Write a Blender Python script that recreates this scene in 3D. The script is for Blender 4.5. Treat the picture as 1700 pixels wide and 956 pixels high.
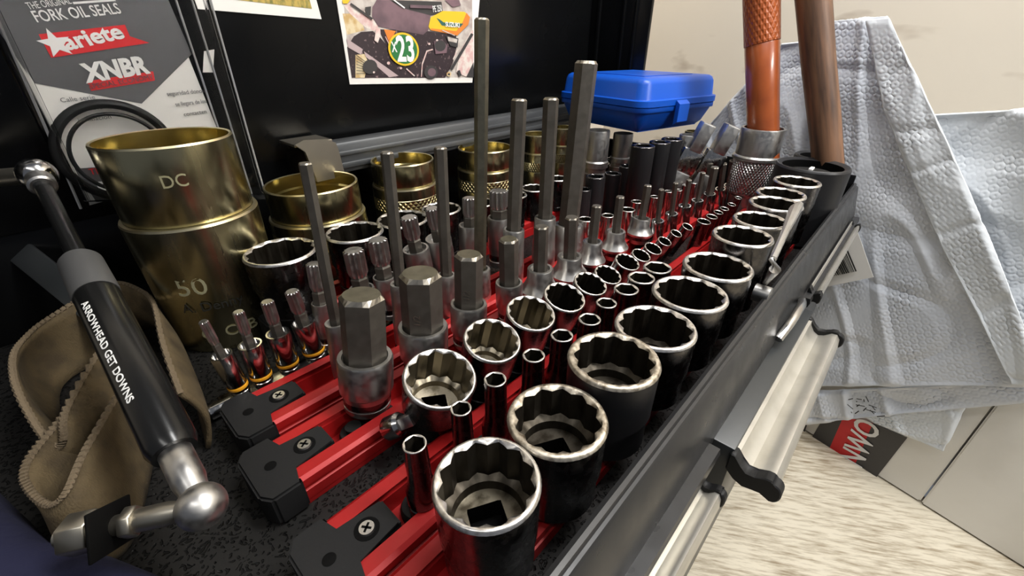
import bpy, bmesh, math, random
from mathutils import Vector, Matrix, Quaternion, noise
for o in list(bpy.data.objects): bpy.data.objects.remove(o)
S=bpy.context.scene; COL=S.collection
R=math.radians; PI=math.pi
random.seed(7)
# ---------------- camera
cam=bpy.data.cameras.new('camera'); cam.sensor_width=36; cam.sensor_fit='HORIZONTAL'
cam.lens=713.0/1700*36; cam.clip_start=.01; cam.clip_end=50
co=bpy.data.objects.new('camera',cam); COL.objects.link(co)
co.location=(0,0,.20); co.rotation_euler=(R(60.2205),0,R(-47.5284)); S.camera=co
# ---------------- world
w=bpy.data.worlds.new('world'); S.world=w; w.use_nodes=True
bg=w.node_tree.nodes['Background']; bg.inputs[0].default_value=(.80,.86,1,1); bg.inputs[1].default_value=.11
# ---------------- workshop lamps: overhead tubes, and one added lamp for the wall
def area(name,loc,target,sx,sy,power,col):
    l=bpy.data.lights.new(name,'AREA'); l.shape='RECTANGLE'; l.size=sx; l.size_y=sy; l.energy=power; l.color=col
    o=bpy.data.objects.new(name,l); COL.objects.link(o); o.location=loc
    d=Vector(target)-Vector(loc); o.rotation_euler=d.to_track_quat('-Z','Y').to_euler(); return o
area('overhead_lamp',(.75,-.85,.85),(.35,.1,0),1.1,.16,17,(1,.975,.93))
area('overhead_lamp',(-.35,-.25,1.2),(.2,.2,0),.9,.12,3.2,(1,.98,.94))
area('overhead_lamp',(.52,-.22,1.1),(.95,-.02,-.1),.8,.2,14,(1,.985,.96))  # added lamp, aimed to brighten the cream wall
# ---------------- colour management
S.view_settings.view_transform='Standard'; S.view_settings.look='None'; S.view_settings.gamma=1
S.view_settings.use_curve_mapping=False; S.view_settings.exposure=.35
D={'BIG': [[0.0674, 0.074, 0.0641, 0.0397], [0.1093, 0.074, 0.0626, 0.0429], [0.1537, 0.074, 0.068, 0.0447], [0.199, 0.074, 0.0636, 0.0446], [0.2446, 0.074, 0.0654, 0.0455], [0.2909, 0.074, 0.0669, 0.0459], [0.3357, 0.074, 0.0755, 0.0425], [0.3778, 0.074, 0.0762, 0.0405], [0.4199, 0.074, 0.0793, 0.0425], [0.463, 0.08, 0.0769, 0.0425], [0.5061, 0.077, 0.0801, 0.0425]], 'CAP': [0.5668, 0.077, 0.0857, 0.0711], 'MID': [[0.1003, 0.142, 0.0501, 0.0384], [0.1388, 0.142, 0.0529, 0.0336], [0.1728, 0.142, 0.055, 0.0313], [0.2083, 0.142, 0.0507, 0.0292], [0.2402, 0.142, 0.0478, 0.0251], [0.2645, 0.142, 0.0457, 0.0217], [0.2939, 0.142, 0.0458, 0.0209], [0.3179, 0.142, 0.0433, 0.0168], [0.3405, 0.142, 0.0419, 0.0164], [0.3632, 0.142, 0.0415, 0.0132], [0.3876, 0.142, 0.0418, 0.0115], [0.4146, 0.142, 0.0407, 0.0119], [0.4284, 0.1322, 0.045, 0.0135], [0.4475, 0.1315, 0.045, 0.0115], [0.465, 0.1312, 0.045, 0.0099], [0.4809, 0.1305, 0.045, 0.0095], [0.5005, 0.1296, 0.045, 0.0091], [0.5297, 0.1321, 0.045, 0.0082]], 'SMALL': [[0.0633, 0.113, 0.0551, 0.0103], [0.0891, 0.113, 0.0561, 0.0098], [0.1114, 0.113, 0.0587, 0.0111], [0.1405, 0.113, 0.0562, 0.0121], [0.1655, 0.113, 0.0558, 0.0129], [0.1941, 0.113, 0.0527, 0.0139], [0.2128, 0.113, 0.0559, 0.0132], [0.2381, 0.113, 0.0554, 0.0167], [0.2591, 0.113, 0.0558, 0.019], [0.2847, 0.113, 0.0543, 0.0207]], 'HEX': [[[0.0891, 0.188, 0.0861], [0.0841, 0.188, 0.0486], 0.0207, 0.0305], [[0.1264, 0.188, 0.0844], [0.124, 0.188, 0.0485], 0.0216, 0.0307], [[0.1645, 0.188, 0.0831], [0.162, 0.188, 0.0473], 0.0161, 0.0251], [[0.2017, 0.188, 0.0817], [0.2021, 0.188, 0.0472], 0.0121, 0.0203], [[0.2381, 0.188, 0.0804], [0.2386, 0.188, 0.0448], 0.0095, 0.021], [[0.2771, 0.188, 0.0769], [0.2786, 0.188, 0.0418], 0.0098, 0.0215], [[0.3145, 0.188, 0.0771], [0.3135, 0.188, 0.044], 0.0078, 0.0183], [[0.3545, 0.188, 0.0757], [0.3549, 0.188, 0.0414], 0.0073, 0.0183], [[0.4093, 0.188, 0.0746], [0.4076, 0.188, 0.0398], 0.0073, 0.0184]], 'HEXFAR': [[[0.412, 0.1746, 0.0725], [0.4167, 0.1746, 0.038], 0.0048, 0.0133], [[0.4428, 0.1735, 0.0728], [0.4474, 0.1735, 0.038], 0.005, 0.0138], [[0.4789, 0.1736, 0.0685], [0.4824, 0.1736, 0.038], 0.0053, 0.0143], [[0.5091, 0.1707, 0.0712], [0.5114, 0.1707, 0.038], 0.0055, 0.014], [[0.5441, 0.17, 0.071], [0.5469, 0.17, 0.038], 0.0086, 0.0152], [[0.5663, 0.1674, 0.0717], [0.5765, 0.1674, 0.038], 0.0066, 0.0127], [[0.5891, 0.1651, 0.0717], [0.6003, 0.1651, 0.038], 0.0068, 0.0123], [[0.6147, 0.1637, 0.0706], [0.6283, 0.1637, 0.038], 0.0062, 0.0111]], 'KEY': [[[0.0912, 0.225, 0.1473], [0.087, 0.225, 0.0523], 0.0058, 0.0131], [[0.1387, 0.225, 0.1451], [0.1347, 0.225, 0.0599], 0.0066, 0.0134], [[0.1779, 0.225, 0.1418], [0.174, 0.225, 0.0514], 0.0073, 0.0132], [[0.2182, 0.225, 0.2129], [0.2081, 0.225, 0.0435], 0.0082, 0.0163], [[0.2536, 0.225, 0.1643], [0.248, 0.225, 0.065], 0.0101, 0.0181], [[0.2913, 0.225, 0.1622], [0.2898, 0.225, 0.0641], 0.0109, 0.0194], [[0.337, 0.225, 0.1866], [0.3273, 0.225, 0.0464], 0.0169, 0.0279]], 'SPL': [[[0.0969, 0.262, 0.0762], [0.0947, 0.262, 0.0475], 0.0101, 0.0121], [[0.1246, 0.262, 0.0762], [0.1251, 0.262, 0.0459], 0.0141, 0.0183], [[0.1438, 0.262, 0.0781], [0.1446, 0.262, 0.0481], 0.0142, 0.0175], [[0.172, 0.262, 0.0871], [0.1749, 0.262, 0.0606], 0.0126, 0.0207], [[0.1941, 0.262, 0.0884], [0.1973, 0.262, 0.0627], 0.0112, 0.0212], [[0.2333, 0.262, 0.0873], [0.2324, 0.262, 0.0635], 0.0121, 0.0197], [[0.2687, 0.262, 0.0855], [0.2682, 0.262, 0.0608], 0.0172, 0.021]], 'BIT': [[[0.0303, 0.262, 0.0646], [0.032, 0.262, 0.0402], 0.0051, 0.0123], [[0.0478, 0.262, 0.0627], [0.0476, 0.262, 0.039], 0.0064, 0.0138], [[0.064, 0.262, 0.0624], [0.0642, 0.262, 0.0388], 0.0077, 0.0146], [[0.0792, 0.262, 0.0631], [0.0807, 0.262, 0.0389], 0.0088, 0.0155]], 'BACK12': [[0.0942, 0.31, 0.0716, 0.0488], [0.1516, 0.31, 0.069, 0.045], [0.1973, 0.31, 0.0671, 0.044], [0.2401, 0.31, 0.0653, 0.0368], [0.2888, 0.31, 0.0592, 0.0306], [0.3386, 0.31, 0.0558, 0.033], [0.3767, 0.31, 0.0548, 0.0305], [0.4199, 0.31, 0.0572, 0.0262]], 'BACKSM': [[0.3472, 0.219, 0.048, 0.0154], [0.3711, 0.2082, 0.048, 0.0132], [0.4009, 0.2024, 0.048, 0.016], [0.4305, 0.2079, 0.048, 0.0129], [0.4598, 0.2011, 0.048, 0.0105], [0.4899, 0.1986, 0.048, 0.0101], [0.5027, 0.1917, 0.048, 0.0081], [0.5273, 0.1942, 0.048, 0.0077], [0.5445, 0.1908, 0.048, 0.0085]], 'BLK': [[0.4048, 0.262, 0.0569, 0.0188], [0.429, 0.262, 0.0663, 0.0226], [0.4683, 0.262, 0.0622, 0.0201], [0.5026, 0.262, 0.0646, 0.0207]], 'BLKT': [[0.4652, 0.2268, 0.1, 0.0261], [0.4969, 0.222, 0.1, 0.0241], [0.5235, 0.2195, 0.1, 0.0247], [0.5447, 0.2131, 0.1, 0.0194]], 'CH12': [[0.5461, 0.3409, 0.04, 0.0227], [0.5843, 0.3475, 0.04, 0.0218], [0.6189, 0.3503, 0.04, 0.0206], [0.6543, 0.349, 0.04, 0.0173]], 'CUP': [[0.5089, 0.3129, 0.1, 0.0324], [0.5885, 0.3201, 0.085, 0.0306], [0.6566, 0.2456, 0.09, 0.031]], 'BRASS': [[0.1618, 0.395, 0.0894, 0.0797], [0.2608, 0.395, 0.0934, 0.0648], [0.3818, 0.395, 0.0873, 0.067], [0.4848, 0.395, 0.0896, 0.0401], [0.5433, 0.395, 0.0913, 0.0353]], 'BRASS1': [[0.061, 0.365, 0.0962], 0.0837, [0.0627, 0.365, 0.146], 0.0777], 'ORC': [0.6, 0.1426, 0.1116, 0.0459], 'STRUT': [[-0.0025, 0.3873, 0.1304], [-0.0052, 0.147, 0.0547]], 'STUD': [[-0.0052, 0.147, 0.0547], [-0.0393, 0.1714, 0.0516]], 'TOPSTUD': [[-0.0025, 0.3873, 0.1304], [-0.0351, 0.435, 0.1244]], 'LEVER2': [[-0.0432, 0.5064, 0.0775], [-0.0158, 0.3991, 0.0466]], 'BLUE': [[-0.071, 0.2669, 0.01], [-0.0566, 0.2105, 0.01], [-0.0372, 0.1806, 0.01]], 'STRAP': [[0.0063, 0.2378, 0.042], [0.011, 0.2883, 0.042], [0.0188, 0.3547, 0.042], [0.0175, 0.3898, 0.042], [0.0055, 0.4082, 0.042], [-0.0205, 0.3861, 0.042], [-0.0416, 0.3749, 0.042], [-0.05, 0.3549, 0.042], [-0.05, 0.3093, 0.042], [-0.0459, 0.265, 0.042], [-0.0422, 0.2453, 0.042], [-0.0382, 0.2444, 0.042], [-0.0339, 0.2603, 0.042], [-0.0167, 0.3086, 0.042], [-0.0284, 0.2857, 0.042], [-0.0405, 0.2537, 0.042], [-0.0496, 0.23, 0.042], [-0.0506, 0.2187, 0.042], [-0.0461, 0.2071, 0.042], [-0.0391, 0.2061, 0.042], [-0.0298, 0.2268, 0.042], [-0.0153, 0.2647, 0.042]], 'PL': {'P0': [0.756, -0.069, 0.0], 'd': [0.2415, 0.9704, 0.0], 'n': [0.9704, -0.2415, 0.0]}, 'W0': [[[0.7852, 0.1934, 0.1985], [0.7942, 0.2293, 0.1428], [0.8099, 0.2926, 0.0563], [0.8083, 0.286, -0.0228]], [[0.7634, 0.1056, 0.2067], [0.7582, 0.0847, 0.1452], [0.7521, 0.0601, 0.073], [0.7469, 0.0392, 0.0118]]], 'W1': [[[0.7507, 0.1373, 0.2228], [0.7472, 0.1232, 0.121], [0.7341, 0.0707, -0.0566], [0.7207, 0.017, -0.2991]], [[0.7358, 0.0777, 0.2258], [0.7105, -0.024, 0.0983], [0.6866, -0.1201, -0.0293], [0.6681, -0.1943, -0.1323]]], 'W2': [[[0.7487, 0.0257, 0.1207], [0.7386, -0.0146, 0.0095], [0.7282, -0.0566, -0.1063], [0.7163, -0.1043, -0.2379]], [[0.7191, -0.093, 0.1429], [0.7072, -0.1408, 0.0481], [0.6978, -0.1786, -0.042], [0.6865, -0.224, -0.1396]]], 'W3': [[[0.7252, 0.0062, -0.3088], [0.7239, 0.0007, -0.3386], [0.722, -0.0067, -0.3751]], [[0.6736, -0.2013, -0.1211], [0.6733, -0.2027, -0.135], [0.6725, -0.2058, -0.1478]]], 'W4': [[[0.7237, -0.033, -0.2957], [0.7137, -0.0734, -0.2933], [0.7088, -0.093, -0.2946]], [[0.6935, -0.1546, -0.1741], [0.6921, -0.1601, -0.2326], [0.6909, -0.165, -0.2834]]], 'FLAP': [[[0.7307, 0.0945, 0.2224], [0.7185, 0.0453, 0.1302], [0.693, -0.0573, -0.0058], [0.6644, -0.172, -0.1418]], [[0.7256, 0.074, 0.2241], [0.7008, -0.0256, 0.1], [0.6773, -0.1201, -0.0256], [0.6592, -0.1931, -0.127]]], 'LABEL': [[0.7211, 0.0309, -0.0071], [0.7279, 0.0582, -0.2239], [0.7107, -0.0107, -0.0676], [0.7184, 0.02, -0.0104]], 'BAR': [[0.7092, 0.038, -0.0979], [0.7007, 0.0038, -0.0707], [0.708, 0.033, -0.0327], [0.719, 0.0773, -0.0634]], 'LABQ': [[0.7115, 0.042, -0.1186], [0.6973, -0.015, -0.0719], [0.7092, 0.0327, -0.0026], [0.7274, 0.106, -0.0549]], 'BOXQ': [[0.7084, 0.0346, -0.0542], [0.706, 0.0247, -0.0403], [0.709, 0.0369, -0.0252], [0.7121, 0.0495, -0.0387]], 'SCRIB': [[0.7055, -0.065, -0.2764], [0.7038, -0.0716, -0.2622], [0.7016, -0.0805, -0.2705], [0.7039, -0.0713, -0.2835], [0.7004, -0.0853, -0.259], [0.6984, -0.0936, -0.2519]], 'PRD1': [[0.742, -0.0341, -0.4068], [0.7415, -0.0363, -0.3573], [0.7359, -0.0585, -0.3301], [0.7346, -0.064, -0.4083]], 'PRRED': [[0.7359, -0.0585, -0.3301], [0.7274, -0.0929, -0.3133], [0.7258, -0.0995, -0.4033], [0.735, -0.0624, -0.4146]], 'PRD2': [[0.7274, -0.0929, -0.3133], [0.7175, -0.1327, -0.3062], [0.7186, -0.1281, -0.4005], [0.7258, -0.0995, -0.4033]], 'PRD0': [[0.7466, -0.0156, -0.4111], [0.747, -0.0141, -0.3837], [0.7455, -0.0202, -0.3781], [0.7449, -0.0225, -0.4075]], 'PRT': [[0.7263, -0.0911, -0.4006], [0.7273, -0.0869, -0.3204]], 'SEAM': [[0.7072, -0.1822, -0.3951], [0.7048, -0.1919, -0.1732]], 'BEDGE': [[0.7557, -0.0693, -0.4], [0.7007, -0.2903, -0.4]], 'PH2': [[0.2419, 0.444, 0.1631], [0.4093, 0.444, 0.1556], [0.4346, 0.444, 0.244], [0.2461, 0.444, 0.2342]], 'PH1': [[0.1268, 0.444, 0.2221], [0.2249, 0.444, 0.2183], [0.2237, 0.444, 0.233], [0.1307, 0.444, 0.2319]], 'MOTO': {'grey': [[0.2496, 0.2343], [0.2462, 0.2024], [0.2445, 0.1682], [0.4105, 0.1616], [0.4155, 0.243]], 'tan': [[0.2463, 0.2234], [0.2646, 0.224], [0.267, 0.2103], [0.2474, 0.2062]], 'fend': [[0.2486, 0.23], [0.2557, 0.2325], [0.2855, 0.2154], [0.2782, 0.2097], [0.2684, 0.2127], [0.2539, 0.2236]], 'tyre': [[0.2539, 0.2048], [0.2626, 0.2087], [0.2761, 0.2097], [0.2844, 0.2034], [0.3006, 0.1866], [0.3253, 0.1753], [0.329, 0.165], [0.2447, 0.169], [0.2452, 0.1955]], 'wheel': [[0.2528, 0.1891], [0.263, 0.1897], [0.2658, 0.1823], [0.2589, 0.1683], [0.2487, 0.1688]], 'engine': [[0.2827, 0.2114], [0.3449, 0.2107], [0.3859, 0.2076], [0.3864, 0.1964], [0.3776, 0.1774], [0.3649, 0.1633], [0.2974, 0.1665], [0.2923, 0.1918]], 'side': [[0.2891, 0.2115], [0.3032, 0.2101], [0.299, 0.2051], [0.2936, 0.1993]], 'seat': [[0.285, 0.2362], [0.2998, 0.2369], [0.3142, 0.2306], [0.3505, 0.2254], [0.3457, 0.2115], [0.3382, 0.2071], [0.3044, 0.2109], [0.2831, 0.2138], [0.2773, 0.2222], [0.2792, 0.2299]], 'frame': [[0.2998, 0.2369], [0.3673, 0.2388], [0.3688, 0.2277], [0.3505, 0.2254], [0.3187, 0.23]], 'tank': [[0.3503, 0.2237], [0.3677, 0.2303], [0.4005, 0.2307], [0.4088, 0.2255], [0.4054, 0.2181], [0.3872, 0.2067], [0.3488, 0.2116], [0.3461, 0.215]], 'tank2': [[0.4033, 0.2299], [0.4088, 0.2255], [0.4054, 0.2181], [0.3872, 0.2067], [0.3488, 0.2116], [0.349, 0.2133], [0.3862, 0.2113], [0.3969, 0.2206]], 'stripe': [[0.3579, 0.2235], [0.3629, 0.2219], [0.3679, 0.2194], [0.3975, 0.2188], [0.3922, 0.215], [0.3649, 0.2163]], 'fork': [[0.4078, 0.2097], [0.4132, 0.2126], [0.4103, 0.1663], [0.3985, 0.1627], [0.3825, 0.1684], [0.3902, 0.1906]], 'pink': [[0.3714, 0.2407], [0.393, 0.2418], [0.3954, 0.2367], [0.3828, 0.2344]], 'pipe': [[0.2458, 0.2032], [0.2617, 0.1938], [0.2588, 0.189], [0.2462, 0.1955]], 'pipe2': [[0.2625, 0.1921], [0.3, 0.1682], [0.2883, 0.1674], [0.2636, 0.1873]], 'orange': [[0.2477, 0.2342], [0.2562, 0.2347], [0.2527, 0.2316], [0.248, 0.2314]], 'tyre2': [[0.4115, 0.1785], [0.4105, 0.1616], [0.3985, 0.1627]]}, 'EX': [('print_dark', [[0.253, 0.1889], [0.2624, 0.1822], [0.2629, 0.1826], [0.2535, 0.1893]]), ('print_dark', [[0.2525, 0.1862], [0.2621, 0.1805], [0.2625, 0.1809], [0.2529, 0.1866]]), ('print_dark', [[0.252, 0.1834], [0.2618, 0.1789], [0.2622, 0.1793], [0.2523, 0.1838]]), ('print_dark', [[0.2515, 0.1807], [0.2616, 0.1772], [0.2619, 0.1777], [0.2518, 0.1811]]), ('print_dark', [[0.251, 0.1779], [0.2613, 0.1756], [0.2615, 0.176], [0.2512, 0.1784]]), ('print_dark', [[0.2504, 0.1751], [0.261, 0.1739], [0.2612, 0.1744], [0.2506, 0.1756]]), ('print_dark', [[0.2499, 0.1723], [0.2607, 0.1722], [0.2608, 0.1727], [0.25, 0.1728]]), ('print_dark', [[0.2548, 0.231], [0.2761, 0.2191], [0.2777, 0.2206], [0.2563, 0.2324]]), ('print_dark', [[0.2706, 0.2295], [0.2773, 0.2305], [0.2754, 0.2229], [0.2713, 0.2227]]), ('pinkm', [[0.2796, 0.2121], [0.2844, 0.2122], [0.2839, 0.2066], [0.2794, 0.1993], [0.2757, 0.2017]]), ('print_dark', [[0.2751, 0.1778], [0.2737, 0.1749], [0.2709, 0.1727], [0.2672, 0.1715], [0.2635, 0.1717], [0.2604, 0.1731], [0.2585, 0.1755], [0.2583, 0.1784], [0.2596, 0.1812], [0.2623, 0.1834], [0.2659, 0.1846], [0.2696, 0.1845], [0.2728, 0.1832], [0.2747, 0.1808]]), ('print_dark', [[0.3538, 0.1696], [0.3525, 0.1665], [0.3494, 0.1642], [0.3452, 0.163], [0.3408, 0.1632], [0.3371, 0.1647], [0.3347, 0.1673], [0.3341, 0.1704], [0.3355, 0.1733], [0.3384, 0.1757], [0.3425, 0.1769], [0.3469, 0.1767], [0.3507, 0.1753], [0.3532, 0.1727]]), ('mauve', [[0.3512, 0.1697], [0.3503, 0.1679], [0.3485, 0.1664], [0.346, 0.1657], [0.3434, 0.1659], [0.3411, 0.1668], [0.3396, 0.1683], [0.3393, 0.1702], [0.3401, 0.172], [0.3419, 0.1734], [0.3443, 0.1741], [0.347, 0.174], [0.3493, 0.1731], [0.3508, 0.1716]]), ('pinkm', [[0.3398, 0.1915], [0.3319, 0.179], [0.3335, 0.1785], [0.3414, 0.191]]), ('pinkm', [[0.332, 0.1788], [0.3291, 0.166], [0.3303, 0.1658], [0.3333, 0.1787]]), ('pinkm', [[0.349, 0.1936], [0.3398, 0.1918], [0.3401, 0.1906], [0.3494, 0.1923]]), ('mauve', [[0.3514, 0.201], [0.3635, 0.2029], [0.371, 0.1965], [0.3689, 0.189], [0.3526, 0.1883]]), ('print_dark', [[0.3685, 0.1965], [0.3674, 0.194], [0.3649, 0.192], [0.3614, 0.1909], [0.3577, 0.191], [0.3545, 0.1921], [0.3525, 0.1941], [0.352, 0.1965], [0.353, 0.199], [0.3555, 0.2009], [0.3589, 0.202], [0.3626, 0.202], [0.3658, 0.2009], [0.3679, 0.1989]]), ('print_dark', [[0.3693, 0.2065], [0.3884, 0.2039], [0.3862, 0.1945], [0.3751, 0.1964]]), ('pale', [[0.3719, 0.2056], [0.3869, 0.2029], [0.3852, 0.1992], [0.3728, 0.2011]]), ('pinkm', [[0.31, 0.1745], [0.3199, 0.1669], [0.321, 0.1676], [0.3111, 0.1753]]), ('pinkm', [[0.2886, 0.2049], [0.2927, 0.1966], [0.2936, 0.197], [0.2895, 0.2052]]), ('pinkm', [[0.3051, 0.1755], [0.3045, 0.1747], [0.3033, 0.1744], [0.3022, 0.1748], [0.3019, 0.1756], [0.3025, 0.1765], [0.3037, 0.1768], [0.3048, 0.1764]]), ('pinkm', [[0.2908, 0.1808], [0.2901, 0.1797], [0.2886, 0.1793], [0.2872, 0.1798], [0.2868, 0.1809], [0.2876, 0.182], [0.2891, 0.1824], [0.2904, 0.1819]]), ('pinkm', [[0.3463, 0.1984], [0.3458, 0.1975], [0.3445, 0.1972], [0.3434, 0.1975], [0.343, 0.1984], [0.3436, 0.1992], [0.3448, 0.1995], [0.346, 0.1992]]), ('pinkm', [[0.3577, 0.2019], [0.3571, 0.2012], [0.356, 0.2009], [0.3549, 0.2012], [0.3545, 0.2019], [0.3551, 0.2027], [0.3562, 0.203], [0.3573, 0.2027]]), ('pinkm', [[0.2712, 0.1729], [0.2706, 0.1722], [0.2697, 0.1719], [0.2688, 0.1723], [0.2686, 0.173], [0.2691, 0.1737], [0.2701, 0.174], [0.2709, 0.1736]]), ('tan', [[0.3739, 0.1668], [0.3728, 0.1652], [0.3706, 0.1644], [0.3681, 0.1649], [0.3667, 0.1663], [0.3668, 0.168], [0.3686, 0.1692], [0.3711, 0.1694], [0.3732, 0.1685]]), ('print_dark', [[0.372, 0.1667], [0.3714, 0.1658], [0.37, 0.1655], [0.3688, 0.1659], [0.3683, 0.1669], [0.369, 0.1677], [0.3703, 0.168], [0.3716, 0.1676]]), ('print_dark', [[0.4088, 0.2095], [0.3724, 0.1725], [0.376, 0.1709], [0.4126, 0.2081]]), ('pinkm', [[0.3854, 0.1928], [0.3774, 0.1824], [0.3786, 0.182], [0.3867, 0.1924]]), ('print_white', [[0.3037, 0.2367], [0.316, 0.2302], [0.3171, 0.2312], [0.3047, 0.2376]]), ('mauve', [[0.3234, 0.2312], [0.3536, 0.2317], [0.3542, 0.2345], [0.324, 0.234]]), ('pale', [[0.3641, 0.2114], [0.3827, 0.2062], [0.3833, 0.2071], [0.3648, 0.2122]]), ('print_dark', [[0.3835, 0.1699], [0.3859, 0.1638], [0.3902, 0.1646], [0.3877, 0.1707]])], 'DISC': [[0.31, 0.1933], [0.3295, 0.1931], [0.3076, 0.1777]], 'TX': {'23': [[0.2999, 0.1827], [0.3225, 0.1821]], 'X': [[0.2944, 0.1909], [0.3012, 0.1908]], 'SUZ': [[0.3695, 0.2155], [0.3908, 0.215]], 'PE': [[0.3534, 0.2285], [0.3664, 0.2302]]}, 'PACK': {'card': [[0.0156, 0.2214], [0.1044, 0.2261], [0.1125, 0.1077], [0.0151, 0.0972]], 'dark': [[0.018, 0.2331], [0.1045, 0.24], [0.1095, 0.1921], [0.0677, 0.1609], [0.0175, 0.1773], [0.0118, 0.2183]], 'outer': [[0.0108, 0.2325], [0.1321, 0.2423], [0.1306, 0.074], [0.0082, 0.0967]], 'flag': [[0.0302, 0.2043], [0.0755, 0.2104], [0.0758, 0.2036], [0.0857, 0.1996], [0.0309, 0.1913]], 'low': [[0.0161, 0.1232], [0.0343, 0.1215], [0.0428, 0.0951], [0.0189, 0.0985]], 'lowred': [[0.0227, 0.1177], [0.0328, 0.1174]], 'white': [[0.0231, 0.1124], [0.0323, 0.1113], [0.0343, 0.0971], [0.024, 0.101]], 'star': [[0.0361, 0.1993]], 't_ariete': [[0.0404, 0.1956], [0.0731, 0.2029]], 't_fork': [[0.0317, 0.2107], [0.0763, 0.2171]], 't_orig': [[0.0311, 0.2173], [0.0526, 0.2214]], 't_x': [[0.0435, 0.1766], [0.08, 0.181]], 't_sub': [[0.0431, 0.1721], [0.0807, 0.1766]], 'redtop': [[0.031, 0.2222], [0.0373, 0.2235]], 'ring': [[0.0333, 0.1328], [0.0152, 0.1356]], 'line': [[0.0531, 0.2211], [0.0755, 0.2239]], 'txt': [[0.0787, 0.1608], [0.1024, 0.161], [0.1023, 0.1545], [0.0759, 0.1527], [0.1033, 0.1467]], 'tab': [[0.1177, 0.194], [0.1251, 0.1951], [0.1194, 0.1794], [0.1124, 0.1797]]}, 'CASE': [[0.4933, 0.2561, 0.103], [0.7278, 0.2558, 0.103], [0.5293, 0.3855, 0.103]], 'LEV': [[0.3915, 0.0547, 0.085], [0.3066, 0.0458, 0.075], [0.3132, 0.0475, 0.045]], 'BARR': [[0.2009, 0.1144], [0.207, 0.0835], [0.1612, 0.1201], [0.1883, 0.1134]], 'ORH': [[0.6, 0.1796, 0.24], [0.6, 0.1409, 0.1028]], 'BRH': [[0.61, 0.1326, 0.2409], [0.61, 0.0712, 0.0857]], 'UJ': [[0.57, 0.1707, 0.1121], [0.57, 0.1818, 0.0582], [0.57, 0.1853, 0.0222]]}
# ================= materials
def mat(name,col,rough=.5,metal=0,**k):
    m=bpy.data.materials.new(name); m.use_nodes=True; n=m.node_tree; b=n.nodes['Principled BSDF']
    b.inputs['Base Color'].default_value=(*col,1); b.inputs['Roughness'].default_value=rough; b.inputs['Metallic'].default_value=metal
    for kk in ('Coat Weight','Coat Roughness','Transmission Weight','IOR','Alpha','Specular IOR Level','Anisotropic'):
        if kk.replace(' ','_') in k: b.inputs[kk].default_value=k[kk.replace(' ','_')]
    if k.get('noise'):
        sc,c2,lo,hi=k['noise'][:4]; st=k['noise'][4] if len(k['noise'])>4 else (1,1,1)
        tc=n.nodes.new('ShaderNodeTexCoord'); mp=n.nodes.new('ShaderNodeMapping'); mp.inputs['Scale'].default_value=st
        t=n.nodes.new('ShaderNodeTexNoise'); t.inputs['Scale'].default_value=sc; t.inputs['Detail'].default_value=6
        r=n.nodes.new('ShaderNodeValToRGB'); r.color_ramp.elements[0].position=lo; r.color_ramp.elements[1].position=hi
        r.color_ramp.elements[0].color=(*col,1); r.color_ramp.elements[1].color=(*c2,1)
        n.links.new(tc.outputs['Object'],mp.inputs['Vector']); n.links.new(mp.outputs[0],t.inputs['Vector']); n.links.new(t.outputs['Fac'],r.inputs[0]); n.links.new(r.outputs[0],b.inputs['Base Color'])
    if k.get('rn'):
        sc,a,bb,st=k['rn']
        tc=n.nodes.new('ShaderNodeTexCoord'); mp=n.nodes.new('ShaderNodeMapping'); mp.inputs['Scale'].default_value=st
        t=n.nodes.new('ShaderNodeTexNoise'); t.inputs['Scale'].default_value=sc; t.inputs['Detail'].default_value=5
        r=n.nodes.new('ShaderNodeMapRange'); r.inputs['To Min'].default_value=a; r.inputs['To Max'].default_value=bb; r.inputs['From Min'].default_value=.3; r.inputs['From Max'].default_value=.7
        n.links.new(tc.outputs['Object'],mp.inputs['Vector']); n.links.new(mp.outputs[0],t.inputs['Vector']); n.links.new(t.outputs['Fac'],r.inputs[0]); n.links.new(r.outputs[0],b.inputs['Roughness'])
    if k.get('bump'):
        sc,stg,dist=k['bump'][:3]; st=k['bump'][3] if len(k['bump'])>3 else (1,1,1)
        tc=n.nodes.new('ShaderNodeTexCoord'); mp=n.nodes.new('ShaderNodeMapping'); mp.inputs['Scale'].default_value=st
        t=n.nodes.new('ShaderNodeTexNoise'); t.inputs['Scale'].default_value=sc; t.inputs['Detail'].default_value=5
        bu=n.nodes.new('ShaderNodeBump'); bu.inputs['Strength'].default_value=stg; bu.inputs['Distance'].default_value=dist
        n.links.new(tc.outputs['Object'],mp.inputs['Vector']); n.links.new(mp.outputs[0],t.inputs['Vector']); n.links.new(t.outputs['Fac'],bu.inputs['Height']); n.links.new(bu.outputs[0],b.inputs['Normal'])
    return m
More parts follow.
